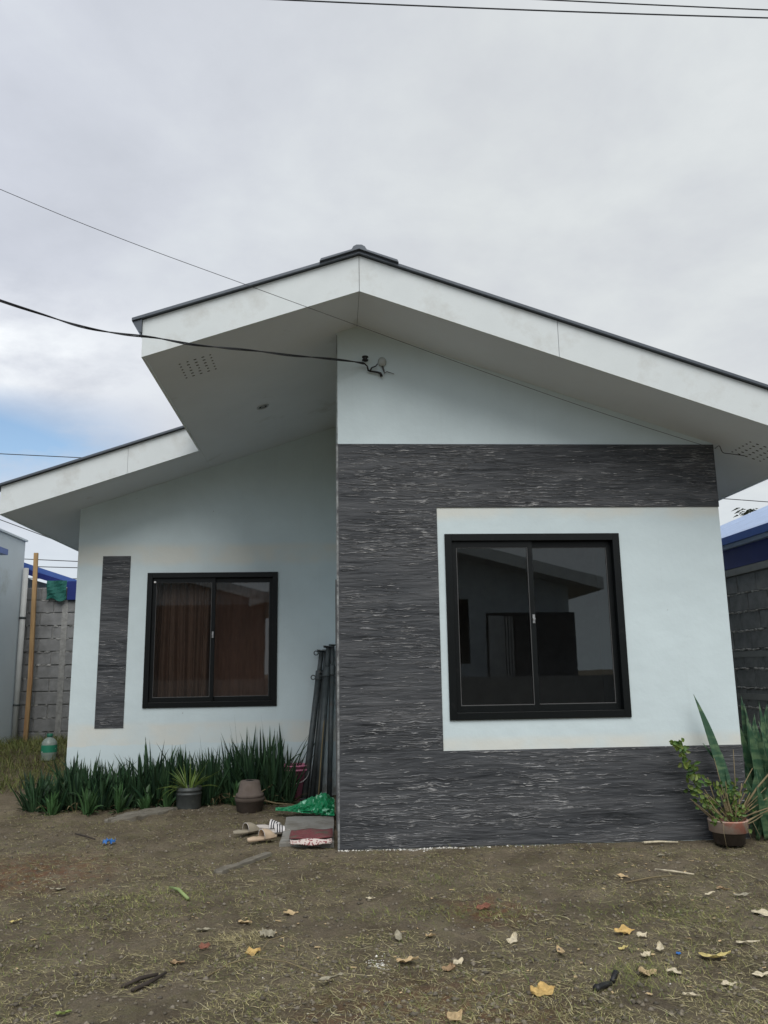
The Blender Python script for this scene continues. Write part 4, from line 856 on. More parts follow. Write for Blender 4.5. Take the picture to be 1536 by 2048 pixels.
# ------------------------------------------------------------------ green plastic bag
bg_ = MB(); n, k = 60, 26; vs = []
for i in range(n+1):
    u = i/n; x = -.59+.56*u; yc = 1.60-.18*u
    hgt = .026+.125*max(0, min(1, (u-.18)/.62))**1.1*(1-max(0, u-.88)/.12*.45); wid = .035+.15*max(0, min(1, (u-.2)/.6))
    for j in range(k+1):
        a = math.pi*j/k; nz_ = noise.noise(Vector((x*14, a*2.4, 1)))*.6+noise.noise(Vector((x*38, a*7, 4)))*.45+(.5-abs(noise.noise(Vector((x*22, a*5, 9)))))*.25
        rr = 1+nz_*.55; vs.append((x, yc-math.cos(a)*wid*rr, .045+max(0.002, math.sin(a)*hgt*rr)))
bg_.add(vs, [(i*(k+1)+j, (i+1)*(k+1)+j, (i+1)*(k+1)+j+1, i*(k+1)+j+1) for i in range(n) for j in range(k)])
bg_.add([(v) for v in vs[:k+1]], [tuple(range(k+1))]); bg_.add(vs[-(k+1):], [tuple(range(k, -1, -1))])
tag(bg_.build('plastic_bag', 'bag', None, loc=(-.3, 1.5, .045)), 'crumpled glossy green plastic bag with pale print lying on the doorstep', 'bag')

# ------------------------------------------------------------------ sandals
def sandal(name, x, y, z, rot, sole_mt, strap_mt, label, group, stripes=False, closed=False, L_=.25):
    t = thing(name, (x, y, z), label, 'sandal', group); t.rotation_euler.z = rot
    out_ = []
    for k_ in range(28):
        a = 2*math.pi*k_/28; ca, sa_ = math.cos(a), math.sin(a); wdt = .047 if ca > 0 else .036
        out_.append((L_/2*ca, wdt*sa_*(1-.12*ca*ca)-.004*ca))
    b = MB(); n_ = len(out_); vs = [(px*.97, py*.97, 0) for px, py in out_]+[(px, py, .010) for px, py in out_]+[(px, py, .024+.006*(px < -.05)) for px, py in out_]+[(px*.92, py*.86, .020+.006*(px < -.05)) for px, py in out_]+[(0, 0, .019)]
    fs = [(l*n_+i, l*n_+(i+1) % n_, (l+1)*n_+(i+1) % n_, (l+1)*n_+i) for l in range(3) for i in range(n_)]+[(3*n_+i, 3*n_+(i+1) % n_, 4*n_) for i in range(n_)]+[tuple(range(n_-1, -1, -1))]
    b.add(vs, fs); o = b.build('sole', sole_mt, None, True); o.parent = t
    # upper: arch over the front
    x0, x1 = (-.005, .105) if closed else (.005, .085); m_ = 24; q = 14; vs = []
    b = MB()
    for th_ in (0, .006):
        for i in range(m_+1):
            u = i/m_; xx = x0+(x1-x0)*u; wdt = .049*(1-(max(0, xx-.03)/.16)**2)+th_; hh = (.060-.030*u if not closed else .064*(1-u**2.6*.72))+th_
            for j in range(q+1):
                a = math.pi*j/q; vs.append((xx, math.cos(a)*wdt, .014+math.sin(a)**.8*hh))
    s_ = (m_+1)*(q+1)
    for lay in (0, 1):
        for i in range(m_):
            for j in range(q):
                f = (lay*s_+i*(q+1)+j, lay*s_+(i+1)*(q+1)+j, lay*s_+(i+1)*(q+1)+j+1, lay*s_+i*(q+1)+j+1)
                b.cur = 1 if (stripes and lay == 1 and (i in (4, 5, 6, 10, 11, 12, 16, 17, 18))) else 0
                b.add([], []); b.f.append(f if lay else f[::-1]); b.mi.append(b.cur)
    b.v = [tuple(v) for v in vs]
    for j in range(q): b.f.append((j, j+1, s_+j+1, s_+j)); b.mi.append(0); e = m_*(q+1); b.f.append((e+j+1, e+j, s_+e+j, s_+e+j+1)); b.mi.append(0)
    o = b.build('strap', [strap_mt, 'navy'] if stripes else [strap_mt], None, True); o.parent = t
    if closed:
        b = MB(); b.tube([(x0, math.cos(math.pi*j/10)*.052, .014+math.sin(math.pi*j/10)**.8*.066) for j in range(11)], .0035, 6); o = b.build('edge_piping', 'rubber_sole', None, True); o.parent = t
sandal('sandal', -.775, .71, .012, R_(38), 'rubber_grey', 'rubber_grey', 'greyish closed-toe sandal, leftmost by the doorstep', 'sandals left by the doorstep', closed=True)
sandal('sandal', -.615, .40, .012, R_(36), 'rubber_tan', 'rubber_tan', 'tan closed-toe sandal, frontmost by the doorstep', 'sandals left by the doorstep', closed=True, L_=.27)
sandal('sandal', -.585, .86, .012, R_(-12), 'rubber_sole', 'white', 'white slide with dark stripes, rear one of the pair', 'sandals left by the doorstep', stripes=True, L_=.26)
sandal('sandal', -.535, .66, .014, R_(5), 'rubber_sole', 'white', 'white slide with dark stripes, front one touching the doorstep', 'sandals left by the doorstep', stripes=True, L_=.26)

# ------------------------------------------------------------------ pots
cp = thing('clay_pot', (-.87, 1.92, .10), 'dusty clay pot standing upside down on another pot', 'pot', 'stacked clay pots'); R0 = .145
MB().lathe(-.87, 1.92, [(0, .285), (.088, .285), (.096, .278), (.118, .165), (.136, .163), (.140, .13), (.128, .128)], 28).build('body', 'clay', cp, True)
MB().lathe(-.87, 1.92, [(.0, .290), (.015, .290), (.015, .286), (.04, .2862)], 16).build('drain_hole', 'black', cp)
cp2 = thing('clay_pot', (-.87, 1.92, 0), 'dark clay pot sunk in the soil under the upturned pot', 'pot', 'stacked clay pots')
MB().lathe(-.87, 1.92, [(.10, -.02), (.125, .0), (.140, .09), (.148, .095), (.148, .128), (.12, .129), (.11, .06), (0, .05)], 28).build('body', 'claydark', cp2, True)
pa = thing('potted_plant', (-1.50, 2.12, 0), 'yellow-green spiky plant in a dark grey ringed pot before the plant row', 'potted plant')
MB().lathe(-1.50, 2.12, [(.0, .0), (.115, .0), (.122, .02), (.124, .14), (.130, .145), (.130, .155), (.122, .16), (.122, .175), (.131, .18), (.131, .195), (.124, .2), (.124, .215), (.116, .215), (.114, .185), (0, .18)], 28).build('pot', 'darkpot', pa, True)
fo = MB(); r = random.Random(12)
for i in range(34):
    a = r.uniform(0, 6.28); e = r.uniform(.35, 1.5); ln = r.uniform(.20, .36)
    fo.blade((-1.5+.04*math.cos(a), 2.12+.04*math.sin(a), .18), (math.cos(a)*math.cos(e), math.sin(a)*math.cos(e)*.8, math.sin(e)), ln, r.uniform(.014, .022), r.uniform(.1, .8), 6, .35)
fo.build('foliage', 'aloe', pa)
lf = MB(); lf.blade((-1.47, 2.1, .19), (.85, -.2, .62), .46, .020, .25, 8, .35); lf.build('leaf', 'aloe', pa)
for i, (dx, dz, l_) in enumerate(((-1, .25, .26), (-.9, .6, .24), (-.8, .1, .2))):
    lf = MB(); lf.blade((-1.55, 2.06, .20), (dx, -.35, dz), l_, .026, 1.4, 8, .2); lf.build('leaf', 'aloe', pa)

# ------------------------------------------------------------------ the row of sword-leaved plants
def clump(x, y, hgt, nleaf, seed, spread=.09, extra=(), label=None, mt='leafdark', group='dark green plants in a row under the left window'):
    r = random.Random(seed); z = G(x, y); t = thing('sword_leaf_plant', (x, y, z), label, 'plant', group); mb = MB(); nleaf = int(nleaf*1.7)
    for i in range(nleaf):
        a = r.uniform(0, 6.28); q = r.random()**.6; e = math.pi/2-r.uniform(.02, .55)*(.35+q)
        bx, by = x+math.cos(a)*spread*q, y+math.sin(a)*spread*q*.8
        hb = r.uniform(-.02, .18 if r.random() < .5 else .02)
        mb.blade((bx, by, z+hb), (math.cos(a)*math.cos(e), math.sin(a)*math.cos(e), math.sin(e)), hgt*r.uniform(.50, 1.0)-max(hb, 0)*.6, r.uniform(.026, .050), r.uniform(0, .25) if r.random() < .8 else r.uniform(.5, 1.3), 5, .3, r.uniform(-.8, .8), 1.25)
    if nleaf > 30:
        dd = MB()
        for i in range(3):
            a = r.uniform(0, 6.28); dd.blade((x+math.cos(a)*spread, y+math.sin(a)*spread, z+.01), (math.cos(a)*.6, math.sin(a)*.6, .8), hgt*r.uniform(.3, .55), r.uniform(.014, .022), r.uniform(1.0, 2.2), 6, .3)
        dd.build('dead_leaf', 'stem', t)
    for i in range(nleaf//3):
        a = r.uniform(0, 6.28); e = r.uniform(.2, 1.0)
        mb.blade((x+math.cos(a)*spread*.8, y+math.sin(a)*spread*.8, z), (math.cos(a)*math.cos(e), math.sin(a)*math.cos(e), math.sin(e)), hgt*r.uniform(.25, .5), r.uniform(.018, .03), r.uniform(.4, 1.2), 4, .3, 0, 1.2)
    mb.build('foliage', mt, t)
    if extra:
        m2 = MB()
        for (dx, ln) in extra: m2.blade((x, y, z+.2), (dx, .02, 1), ln, .010, .02, 6, .3)
        m2.build('tall_leaf', 'leafdark', t)
    return t
r = random.Random(4)
xs_ = np.linspace(-3.02, -.52, 17); ci = 0
hts = {}
for i, x in enumerate(xs_):
    u = (x+3.02)/2.42
    top = np.interp(x, [-3.1, -2.65, -2.3, -2.05, -1.85, -1.5, -1.2, -.95, -.6], [.36, .60, .46, .62, .68, .56, .64, .80, .80])
    for row, yy in ((0, 2.60), (1, 2.40)):
        h_ = float(top)*(1.0 if row == 0 else .82)*r.uniform(.93, 1.06)
        where = ('leftmost', 'second from the left', 'third from the left', 'fourth from the left', 'fifth from the left', 'sixth from the left', 'seventh from the left', 'eighth from the left', 'in the middle of the row',
                 'eighth from the right', 'seventh from the right', 'sixth from the right', 'fifth from the right', 'fourth from the right', 'third from the right', 'second from the right', 'rightmost')[i]
        clump(float(x)+r.uniform(-.05, .05), yy+r.uniform(-.05, .05)-(.10*(u < .35)), h_, 22, 100+i*2+row,
              label='dark green sword-leaved plant, %s row below the left window, %s' % ('back' if row == 0 else 'front', where))
clump(-1.05, 2.62, .7, 10, 501, extra=((-.10, .72), (-.20, .66)), label='dark plant with two long thin leaves reaching the window bottom')
clump(-.72, 2.60, .7, 12, 502, extra=((-.16, .72),), label='dark plant with one long leaf reaching the window corner')
clump(-1.42, 2.55, .6, 10, 503, extra=((-.12, .50),), label='dark plant with one long leaf behind the yellow-green potted plant')
clump(-3.12, 2.38, .40, 16, 504, label='dark plant standing loose at the far left end of the row', spread=.12)
clump(-3.22, 2.72, .38, 14, 505, label='dark plant behind the far left end of the row', spread=.12)
for i, (x, y, h_) in enumerate(((-2.47, 2.02, .30), (-2.18, 2.05, .27), (-2.85, 2.1, .24), (-1.72, 2.13, .24), (-1.93, 2.16, .2), (-1.05, 2.24, .2))):
    clump(x, y, h_, 14, 300+i, .04, mt='leaflight', label=('small mid-green sprout in front of the plant row, number counted by place: ' + ('far left', 'left', 'leftmost edge', 'beside the dark pot', 'centre', 'behind the clay pots')[i]).replace('number counted by place: ', ''), group='small green sprouts before the plant row')
# bare dead branches on the soil at the row's right end
tag(MB().tube([(-.92, 2.3, .16), (-.80, 2.2, .06), (-.62, 2.12, .03), (-.45, 2.1, .02)], [.009, .010, .008, .005], 6).build('dead_branch', 'stem', None, True, loc=(-.8, 2.2, 0)), 'bent dry branch on the soil right of the upturned pot', 'branch')
tag(MB().tube([(-1.06, 2.12, .11), (-.94, 2.14, .10), (-.80, 2.22, .12), (-.66, 2.3, .2)], [.005, .007, .006, .004], 6).build('dead_branch', 'stem', None, True, loc=(-.9, 2.2, 0)), 'dry branch lying across behind the upturned pot', 'branch')

# ------------------------------------------------------------------ right-hand plants
pr = thing('potted_plant', (3.02, -.17, 0), 'sun-bleached clay pot of bare stems and one tall sword leaf at the right wall', 'potted plant')
MB().lathe(3.00, -.165, [(.0, .03), (.112, .03), (.122, .115), (.136, .118)], 32).build('pot_base', 'claydark', pr, True)
MB().lathe(3.00, -.165, [(.134, .116), (.142, .118), (.146, .195), (.149, .198), (.146, .205), (.134, .205), (.130, .17), (0, .165)], 32).build('pot_rim', 'clay2', pr, True)
def sleaf(base, tipv, wdt, n=12, mt='snake', parent=None, curve=(0, 0, 0), tw=.25):
    a, b_ = Vector(base), Vector(tipv); vs = []; d = (b_-a).normalized(); sd = d.cross(Vector((0, 1, 0))).normalized()
    for i in range(n+1):
        t = i/n; p = a.lerp(b_, t)+Vector(curve)*math.sin(math.pi*t); wd = wdt*(.45+1.1*t if t < .5 else 1.0*(1-((t-.5)/.5)**2.0))*.5+.0012
        s2 = Matrix.Rotation(tw*t*2, 3, d) @ sd; nn = s2.cross(d)
        vs += [p-s2*wd+nn*wd*-.5, p-s2*wd*.5-nn*wd*.05, p, p+s2*wd*.5-nn*wd*.05, p+s2*wd+nn*wd*-.5]
    mb = MB(); mb.add(vs, [(i*5+k, i*5+k+1, i*5+6+k, i*5+5+k) for i in range(n) for k in range(4)]); o = mb.build('leaf', mt, parent, True)
    so = o.modifiers.new('solid', 'SOLIDIFY'); so.thickness = .004; return o
sleaf((3.06, -.14, .19), (2.835, -.12, 1.145), .085, parent=pr, curve=(.02, 0, 0)); sleaf((3.10, -.12, .19), (2.93, -.10, .86), .05, parent=pr)
sleaf((2.99, -.12, .60), (2.875, -.12, .77), .02, parent=pr, n=6); sleaf((3.08, -.16, .18), (3.02, -.12, .7), .04, parent=pr)
r = random.Random(31); st = MB()
for i in range(46):
    a = r.uniform(-.3, 3.44); e = r.uniform(.45, 1.45); l_ = r.uniform(.12, .36); bx, by = 3.02+.1*math.cos(a)*r.random(), -.17+.08*r.uniform(-1, 1)
    dx, dz = math.cos(a)*math.cos(e)*1.2, math.sin(e); st.tube([(bx, by, .17), (bx+dx*l_*.5, by-.02*r.random(), .17+dz*l_*.5), (bx+dx*l_+r.uniform(-.02, .02), by-.05*r.random(), .17+dz*l_)], [.005, .0045, .003], 5)
st.build('bare_stems', 'stem', pr)
for (p0, p1, rr) in (((3.05, -.2, .2), (3.47, -.15, .62), .009), ((3.02, -.2, .3), (3.22, -.2, .58), .005), ((3.0, -.2, .18), (2.86, -.2, .38), .006), ((3.05, -.22, .21), (3.5, -.25, .33), .006),
                     ((2.99, -.18, .18), (2.93, -.18, .66), .004), ((3.08, -.18, .18), (3.10, -.16, .72), .004), ((2.9, -.28, .20), (2.83, -.3, .235), .005)):
    q = (Vector(p0)+Vector(p1))/2+Vector((r.uniform(-.015, .015), 0, .015)); MB().tube([p0, q, p1], [rr, rr*.9, rr*.6], 6).build('stem', 'stem', pr, True)
for p0, p1 in (((3.06, -.325, .21), (3.085, -.345, .09)), ((3.13, -.30, .205), (3.165, -.325, .10)), ((2.9, -.30, .2), (2.90, -.32, .03))):
    MB().tube([p0, ((p0[0]+p1[0])/2-.008, p0[1]-.012, (p0[2]+p1[2])/2+.02), p1], .0022, 5).build('root_string', 'stem', pr, True)
sf = MB()
def leaf_disc(mb, p, d, l_, w_, r):
    p = Vector(p); d = Vector(d).normalized(); s_ = d.cross(Vector((r.uniform(-.4, .4), -1, r.uniform(-.3, .6)))).normalized(); nn = s_.cross(d)
    pts = [p]+[p+d*l_*t+s_*w_*q+nn*.15*l_*math.sin(3*t) for t, q in ((.25, .42), (.6, .5), (.88, .22), (1.0, 0), (.88, -.22), (.6, -.5), (.25, -.42))]
    mid_ = p+d*l_*.55-nn*.06*l_; mb.add(pts+[mid_], [(8, i, (i+1) % 8) for i in range(8)])
pr_sink = .03
shb = thing('leafy_shoot', (2.98, -.10, 0), 'round-leaved green shoot leaning left of the bleached clay pot', 'plant')
pth = [Vector(p) for p in ((2.95, -.1, .02), (2.87, -.12, .26), (2.76, -.14, .47), (2.70, -.14, .62), (2.66, -.14, .76))]
MB().tube(pth, [.006, .006, .005, .004, .003], 5).build('stem', 'shrub', shb, True)
for i in range(110):
    t = r.uniform(.9, 3.99); k = int(t); p = pth[k].lerp(pth[k+1], t-k)+Vector((r.uniform(-.05, .07)*(1.2 if t < 2 else .7), r.uniform(-.05, .04), r.uniform(-.03, .03))); a = r.uniform(0, 6.28)
    leaf_disc(sf, p, (math.cos(a), -.3, math.sin(a)+.35), r.uniform(.032, .058), r.uniform(.022, .036), r)
sf.build('foliage', 'shrub', shb)
sf = MB()
for i in range(150):
    p = Vector((3.02+r.gauss(0, .085), -.17+r.uniform(-.09, .06), .33+r.gauss(0, .085))); a = r.uniform(0, 6.28); leaf_disc(sf, p, (math.cos(a), -.3, math.sin(a)), r.uniform(.025, .05), r.uniform(.018, .032), r)
sf.build('foliage', 'shrub', pr)
pr.location.z = -pr_sink          # the pot sits a little into the soil
def snake(x, y, n_, h_, seed, label):
    t = thing('snake_plant', (x, y, 0), label, 'plant', 'snake plants along the right side of the house'); q = random.Random(seed)
    for i in range(n_):
        a = q.uniform(0, 6.28); rr = q.uniform(0, .10); ln = h_*q.uniform(.55, 1.0); lean = q.uniform(-.16, .16)
        sleaf((x+rr*math.cos(a), y+rr*math.sin(a), 0), (x+rr*math.cos(a)+lean, y+rr*math.sin(a)+q.uniform(-.08, .05), ln), q.uniform(.05, .085), 10, 'snakeedge' if i == 2 and seed in (2, 5) else 'snake', t, (q.uniform(-.03, .03), 0, 0), q.uniform(-.5, .5))
snake(3.42, .10, 11, .95, 1, 'dark snake plant clump nearest the house corner'); snake(3.60, -.05, 12, 1.05, 2, 'snake plant clump with one yellowish leaf at the right frame edge')
snake(3.55, .45, 10, 1.08, 3, 'snake plant clump behind the others beside the house wall'); snake(3.30, -.03, 7, .55, 6, 'short snake plant clump just behind the bleached clay pot'); snake(3.78, .3, 9, 1.0, 4, 'outermost snake plant clump by the right frame edge')

# ------------------------------------------------------------------ bottle on the bank
bz = G(-3.72, 4.55); bt = thing('water_bottle', (-3.72, 4.55, bz), 'large clear water bottle with green label on the grassy bank', 'bottle')
MB().lathe(-3.72, 4.55, [(0, bz), (.092, bz), (.097, bz+.02), (.093, bz+.07), (.097, bz+.08), (.097, bz+.10)] + [(.097, bz+.2), (.090, bz+.235), (.062, bz+.27), (.035, bz+.285), (.030, bz+.30)], 24).build('body', 'bottle', bt, True)
MB().lathe(-3.72, 4.55, [(.0985, bz+.105), (.0985, bz+.195)], 24).build('paper_label', 'label', bt, True)
MB().lathe(-3.72, 4.55, [(.034, bz+.295), (.038, bz+.30), (.038, bz+.335), (0, bz+.338)], 20).build('cap', 'cap', bt, True)

# ------------------------------------------------------------------ litter
def crumple(name, x, y, size, mt, label, cat, seed, lift=.012):
    q = random.Random(seed); mb = MB(); n_ = 9; vs = []
    for i in range(n_):
        for j in range(n_):
            u, v = i/(n_-1)-.5, j/(n_-1)-.5; h_ = (.35*(1-2*max(abs(u), abs(v)))+abs(noise.noise(Vector((u*7+seed, v*7, 2))))*.55+abs(noise.noise(Vector((u*15+seed, v*15, 7))))*.35)*size
            k_ = 1-.25*abs(u*v)*4; vs.append((x+u*size*k_*1.2, y+v*size*k_, G(x, y)+lift*.4+h_))
    mb.add(vs, [(i*n_+j, (i+1)*n_+j, (i+1)*n_+j+1, i*n_+j+1) for i in range(n_-1) for j in range(n_-1)]); o = mb.build(name, mt, None, loc=(x, y, G(x, y))); o.modifiers.new('solid', 'SOLIDIFY').thickness = .001
    return tag(o, label, cat)
crumple('blue_wrapper', -1.827, .384, .085, 'bluebit', 'crumpled bright blue wrapper on the soil left of the sandals', 'wrapper', 14)
crumple('blue_scrap', 1.60, -2.49, .02, 'bluebit', 'tiny light blue scrap among the dry leaves at the right', 'scrap', 5)
crumple('plastic_scrap', -.38, -2.01, .07, 'leaf_grey', 'grey-green plastic scrap beside the yellow straw tuft', 'scrap', 8)
def dry_leaf(x, y, ln, wd, col, rot, label, seed, curl=.5, tilt=0.0):
    q = random.Random(seed); n_, m_ = 10, 3; vs = []; z0 = G(x, y); fold = q.uniform(.02, .22); sd_ = q.choice((-1, 1))
    for i in range(n_+1):
        t = i/n_; prof = max(.03, math.sin(math.pi*min(1, t**.72*.97+.02)))**.9*(1+.16*math.sin(t*9+seed)+.10*q.uniform(-1, 1))
        for j in range(-m_, m_+1):
            s_ = j/m_; a = s_*curl*1.5+.2*math.sin(t*5+seed)
            px_, py_ = (t-.5)*ln, wd*.5*prof*s_*(1-.25*abs(s_)*curl); pz = .004+wd*.5*curl*prof*(abs(s_)*fold*1.2+max(0, s_*sd_)**2*.75*(.3+.7*t))+.07*wd*math.sin(t*11+s_*5+seed)*abs(s_)+ln*.22*curl*(2*t-1)**2*(.4+.6*math.sin(seed*1.7)**2)+q.uniform(-.003, .003)
            if tilt: px_, pz = px_*math.cos(tilt)-pz*math.sin(tilt), px_*math.sin(tilt)+pz*math.cos(tilt)+ln*.5*abs(math.sin(tilt))
            vs.append((px_, py_, pz))
    wz = 2*m_+1; mb = MB(); mb.add(vs, [(i*wz+j, (i+1)*wz+j, (i+1)*wz+j+1, i*wz+j+1) for i in range(n_) for j in range(wz-1)])
    o = mb.build('fallen_leaf', 'leaf_'+col, None); o.location = (x, y, z0+.004); o.rotation_euler.z = rot
    o.modifiers.new('solid', 'SOLIDIFY').thickness = .0008
    return tag(o, label, 'leaf', 'fallen dry leaves')
LV = [(.29, -2.13, .06, .035, 'grey', 1.7, 'curled grey-beige leaf standing on edge near the centre'), (.46, -2.11, .048, .040, 'tan', .3, 'small square tan leaf near the centre'), (.31, -2.47, .095, .065, 'tan', -.3, 'wide tan leaf beside the white crumbs'),
      (.49, -2.57, .06, .055, 'brown', 1.2, 'dull brown leaf below a paler one, centre front'), (.55, -2.47, .055, .035, 'pale', .7, 'pale leaf just above the dull brown one'), (.86, -2.25, .065, .045, 'pale', .9, 'pale grey curled leaf alone right of centre'),
      (1.04, -2.45, .085, .032, 'tan', 1.6, 'narrow tan leaf pointing at the camera'), (.84, -2.91, .095, .085, 'golden', .2, 'large golden leaf at the front right of centre'), (1.45, -2.18, .095, .060, 'golden', .1, 'golden leaf with a green blade across it'),
      (1.52, -2.24, .06, .04, 'pale', .5, 'pale leaf touching the golden one on the right'), (1.83, -1.08, .065, .035, 'tan', -.6, 'tan leaf halfway to the wall on the right'), (1.35, -2.75, .075, .055, 'tan', .1, 'pinkish tan leaf in front of the green weeds'),
      (1.48, -2.73, .06, .055, 'pale', -1.0, 'pale torn leaf right of the pinkish tan one'), (1.74, -2.58, .125, .055, 'yellow', -.35, 'long yellow-tan leaf at the lower right'), (1.98, -2.42, .10, .028, 'pale', -.1, 'long narrow pale leaf near the right frame edge'),
      (2.30, -1.97, .11, .05, 'pale', -.2, 'pale yellow leaf at the right frame edge'), (1.67, -2.85, .07, .032, 'pale', .2, 'whitish rolled leaf at the lower right'), (1.84, -2.81, .075, .03, 'pale', -.15, 'whitish rolled leaf at the lower right frame edge'),
      (2.32, -1.46, .07, .04, 'brown', -.8, 'brown leaf at the right, upper of a pair'), (2.19, -1.57, .06, .04, 'pale', .2, 'pale leaf at the right, lower of a pair'), (2.36, -1.62, .09, .03, 'grey', -.4, 'greyish long leaf right of the pair'),
      (1.44, -2.99, .06, .03, 'pale', -.4, 'small pale leaf at the very front right'), (.44, -3.11, .09, .05, 'tan', .9, 'tan leaf cut by the lower frame edge'), (2.34, -.51, .085, .04, 'grey', 0, 'grey leaf lying near the right wall'),
      (1.53, -2.44, .05, .035, 'pale', 1.3, 'small pale leaf standing left of the blue scrap'), (1.36, -2.42, .05, .03, 'yellow', .4, 'small yellow leaf below the golden one'), (1.44, -2.50, .055, .03, 'pale', .5, 'whitish leaf among green weeds'),
      (-.52, -1.78, .07, .05, 'tan', -.3, 'tan leaf left of centre, beyond the straw tuft'), (-.28, -1.63, .075, .045, 'tan', .2, 'tan leaf farthest from the camera left of centre'), (-.43, -2.27, .068, .060, 'golden', .3, 'orange-golden round leaf in front of the straw tuft'),
      (-.78, -2.34, .06, .045, 'brown', .1, 'brown curled leaf left of the golden round one'), (-1.80, -1.62, .055, .03, 'yellow', .2, 'yellow leaf near the left frame edge'), (-1.13, -2.90, .055, .035, 'green', .1, 'yellow-green leaf at the lower left'),
      (-1.78, -.99, .085, .03, 'grey', .1, 'grey-green leaf lying at the far left'), (-.72, -1.85, .09, .035, 'grey', -.1, 'thin greyish leaf left of centre'), (.18, -1.43, .05, .035, 'pale', -.2, 'pale small leaf at the centre, far side'),
      (-.05, -2.73, .10, .04, 'grey', .1, 'long grey-green leaf at the front centre'), (-.68, -2.16, .05, .04, 'red', 0, 'reddish small leaf left of centre'), (.81, -1.71, .075, .055, 'red', .0, 'flat dull red leaf right of centre')]
for i, (x, y, ln, wd, col, rot, lab) in enumerate(LV):
    dry_leaf(x, y, ln*1.15, wd*1.3, col, rot+(.0), lab, i+1, curl=rnd.uniform(.45, 1.0), tilt=(.5 if i in (0, 5, 24) else rnd.uniform(-.12, .2)))
# small leaf fragments nobody could tell apart
frag_pts = []
def stick(name, pts, r_, mt, label, cat='twig'):
    P = [(x, y, G(x, y)+z) for x, y, z in pts]; return tag(MB().tube(P, r_, 6).build(name, mt, None, True, loc=P[0]), label, cat)
stick('twig', [(-.97, -2.62, .012), (-.90, -2.57, .02), (-.83, -2.53, .025)], [.007, .010, .007], 'wood', 'blackish twig piece at the front left, upper of two')
stick('twig', [(-.91, -2.68, .012), (-.86, -2.60, .016), (-.80, -2.50, .02)], [.008, .010, .006], 'wood', 'blackish twig piece at the front left, lower of two')
stick('green_stalk', [(-1.07, -1.03, .015), (-.99, -1.17, .018), (-.91, -1.30, .016)], [.008, .011, .010], 'stalk', 'pale green cut stalk lying left of centre', 'stalk')
stick('twig', [(-2.21, .77, .02), (-2.1, .66, .02), (-1.98, .54, .015)], [.005, .008, .006], 'wood', 'dark twig on the soil left of the blue wrapper')
stick('twig', [(2.35, -.10, .015), (2.48, -.08, .02), (2.62, -.10, .015)], [.010, .008, .006], 'leaf_pale', 'pale peeled stick at the foot of the right wall')
stick('twig', [(1.80, -1.24, .01), (2.0, -1.15, .016), (2.17, -1.12, .01)], [.004, .005, .003], 'stem', 'thin dry twig lying level on the right')
stick('twig', [(2.1, -.95, .01), (2.2, -1.0, .02), (2.3, -1.1, .01)], [.005, .007, .005], 'leaf_pale', 'pale short stick right of the level twig')
stick('pipe_piece', [(1.065, -2.91, .014), (1.07, -2.905, .014), (1.075, -2.90, .014), (1.12, -2.86, .014), (1.155, -2.82, .012)], [.016, .018, .014, .014, .013], 'black', 'short piece of black pipe lying at the front right', 'pipe')
stick('pipe_piece', [(1.175, -2.79, .010), (1.21, -2.73, .012), (1.235, -2.69, .008)], [.012, .013, .009], 'black', 'broken black pipe end just behind the front piece', 'pipe')
stick('dry_vine', [(-.61, -2.53, .01), (-.52, -2.46, .02), (-.43, -2.40, .018), (-.26, -2.45, .02), (-.15, -2.55, .015), (-.07, -2.66, .008)], [.003]*6, 'stem', 'long pale dry vine curving across the front soil', 'vine')
stick('dry_vine', [(-.40, -2.28, .01), (-.36, -2.20, .05), (-.28, -2.17, .055), (-.22, -2.24, .04), (-.21, -2.36, .01)], [.0025]*5, 'stem', 'small arched pale vine right of the golden round leaf', 'vine')

# ------------------------------------------------------------------ straw, cut grass, clods: uncountable ground litter
def strips(n, xf, ln, wd, up, seed, seg=3, bend=.9, xy=None):
    g_ = np.random.default_rng(seed); x, y = xy if xy is not None else xf(g_, n); n = len(x)
    a = g_.uniform(0, 2*np.pi, n); L_ = g_.uniform(*ln, n); W_ = g_.uniform(*wd, n); e = g_.uniform(*up, n); k = g_.normal(0, bend, n)
    V = np.zeros((n, (seg+1)*2, 3)); px_, py_ = x.copy(), y.copy(); pz = gz(x, y)+.002
    for i in range(seg+1):
        t = i/seg; aa = a+k*t; w_ = W_*(1-.85*t)*.5
        V[:, 2*i] = np.stack([px_-np.sin(aa)*w_, py_+np.cos(aa)*w_, pz], -1); V[:, 2*i+1] = np.stack([px_+np.sin(aa)*w_, py_-np.cos(aa)*w_, pz+w_*.4], -1)
        st_ = L_/seg; ee = e*(1-.9*t); px_ = px_+np.cos(aa)*np.cos(ee)*st_; py_ = py_+np.sin(aa)*np.cos(ee)*st_; pz = pz+np.sin(ee)*st_
        pz = np.maximum(pz, gz(px_, py_)+.0015)
    base = (np.arange(n)*(seg+1)*2)[:, None, None]; q = np.array([[2*i, 2*i+1, 2*i+3, 2*i+2] for i in range(seg)])[None]
    return V.reshape(-1, 3), (base+q).reshape(-1, 4)
def region(g_, n, x0=-3.6, x1=4.2, y0=-3.5, y1=2.3, bias=1.6):
    y = y0+(y1-y0)*g_.random(n)**bias; hw = (y+6.6)*.52+.25; x = g_.uniform(-1, 1, n)*hw+(y+6.6)*.06; ok = ~((x > -.03) & (y > -.02)) & ~((x > -.5) & (x < 0) & (y > .1) & (y < 1.35)); return x[ok], y[ok]
dens = fbm_grid(0, .33, 77); dens2 = fbm_grid(0, .12, 78)
def patchy(g_, n, thr=.0, **k):
    x, y = region(g_, n, **k); d = dens(x+5, y+9)+.5*dens2(x, y); ok = d > thr+g_.normal(0, .06, len(x)); return x[ok], y[ok]
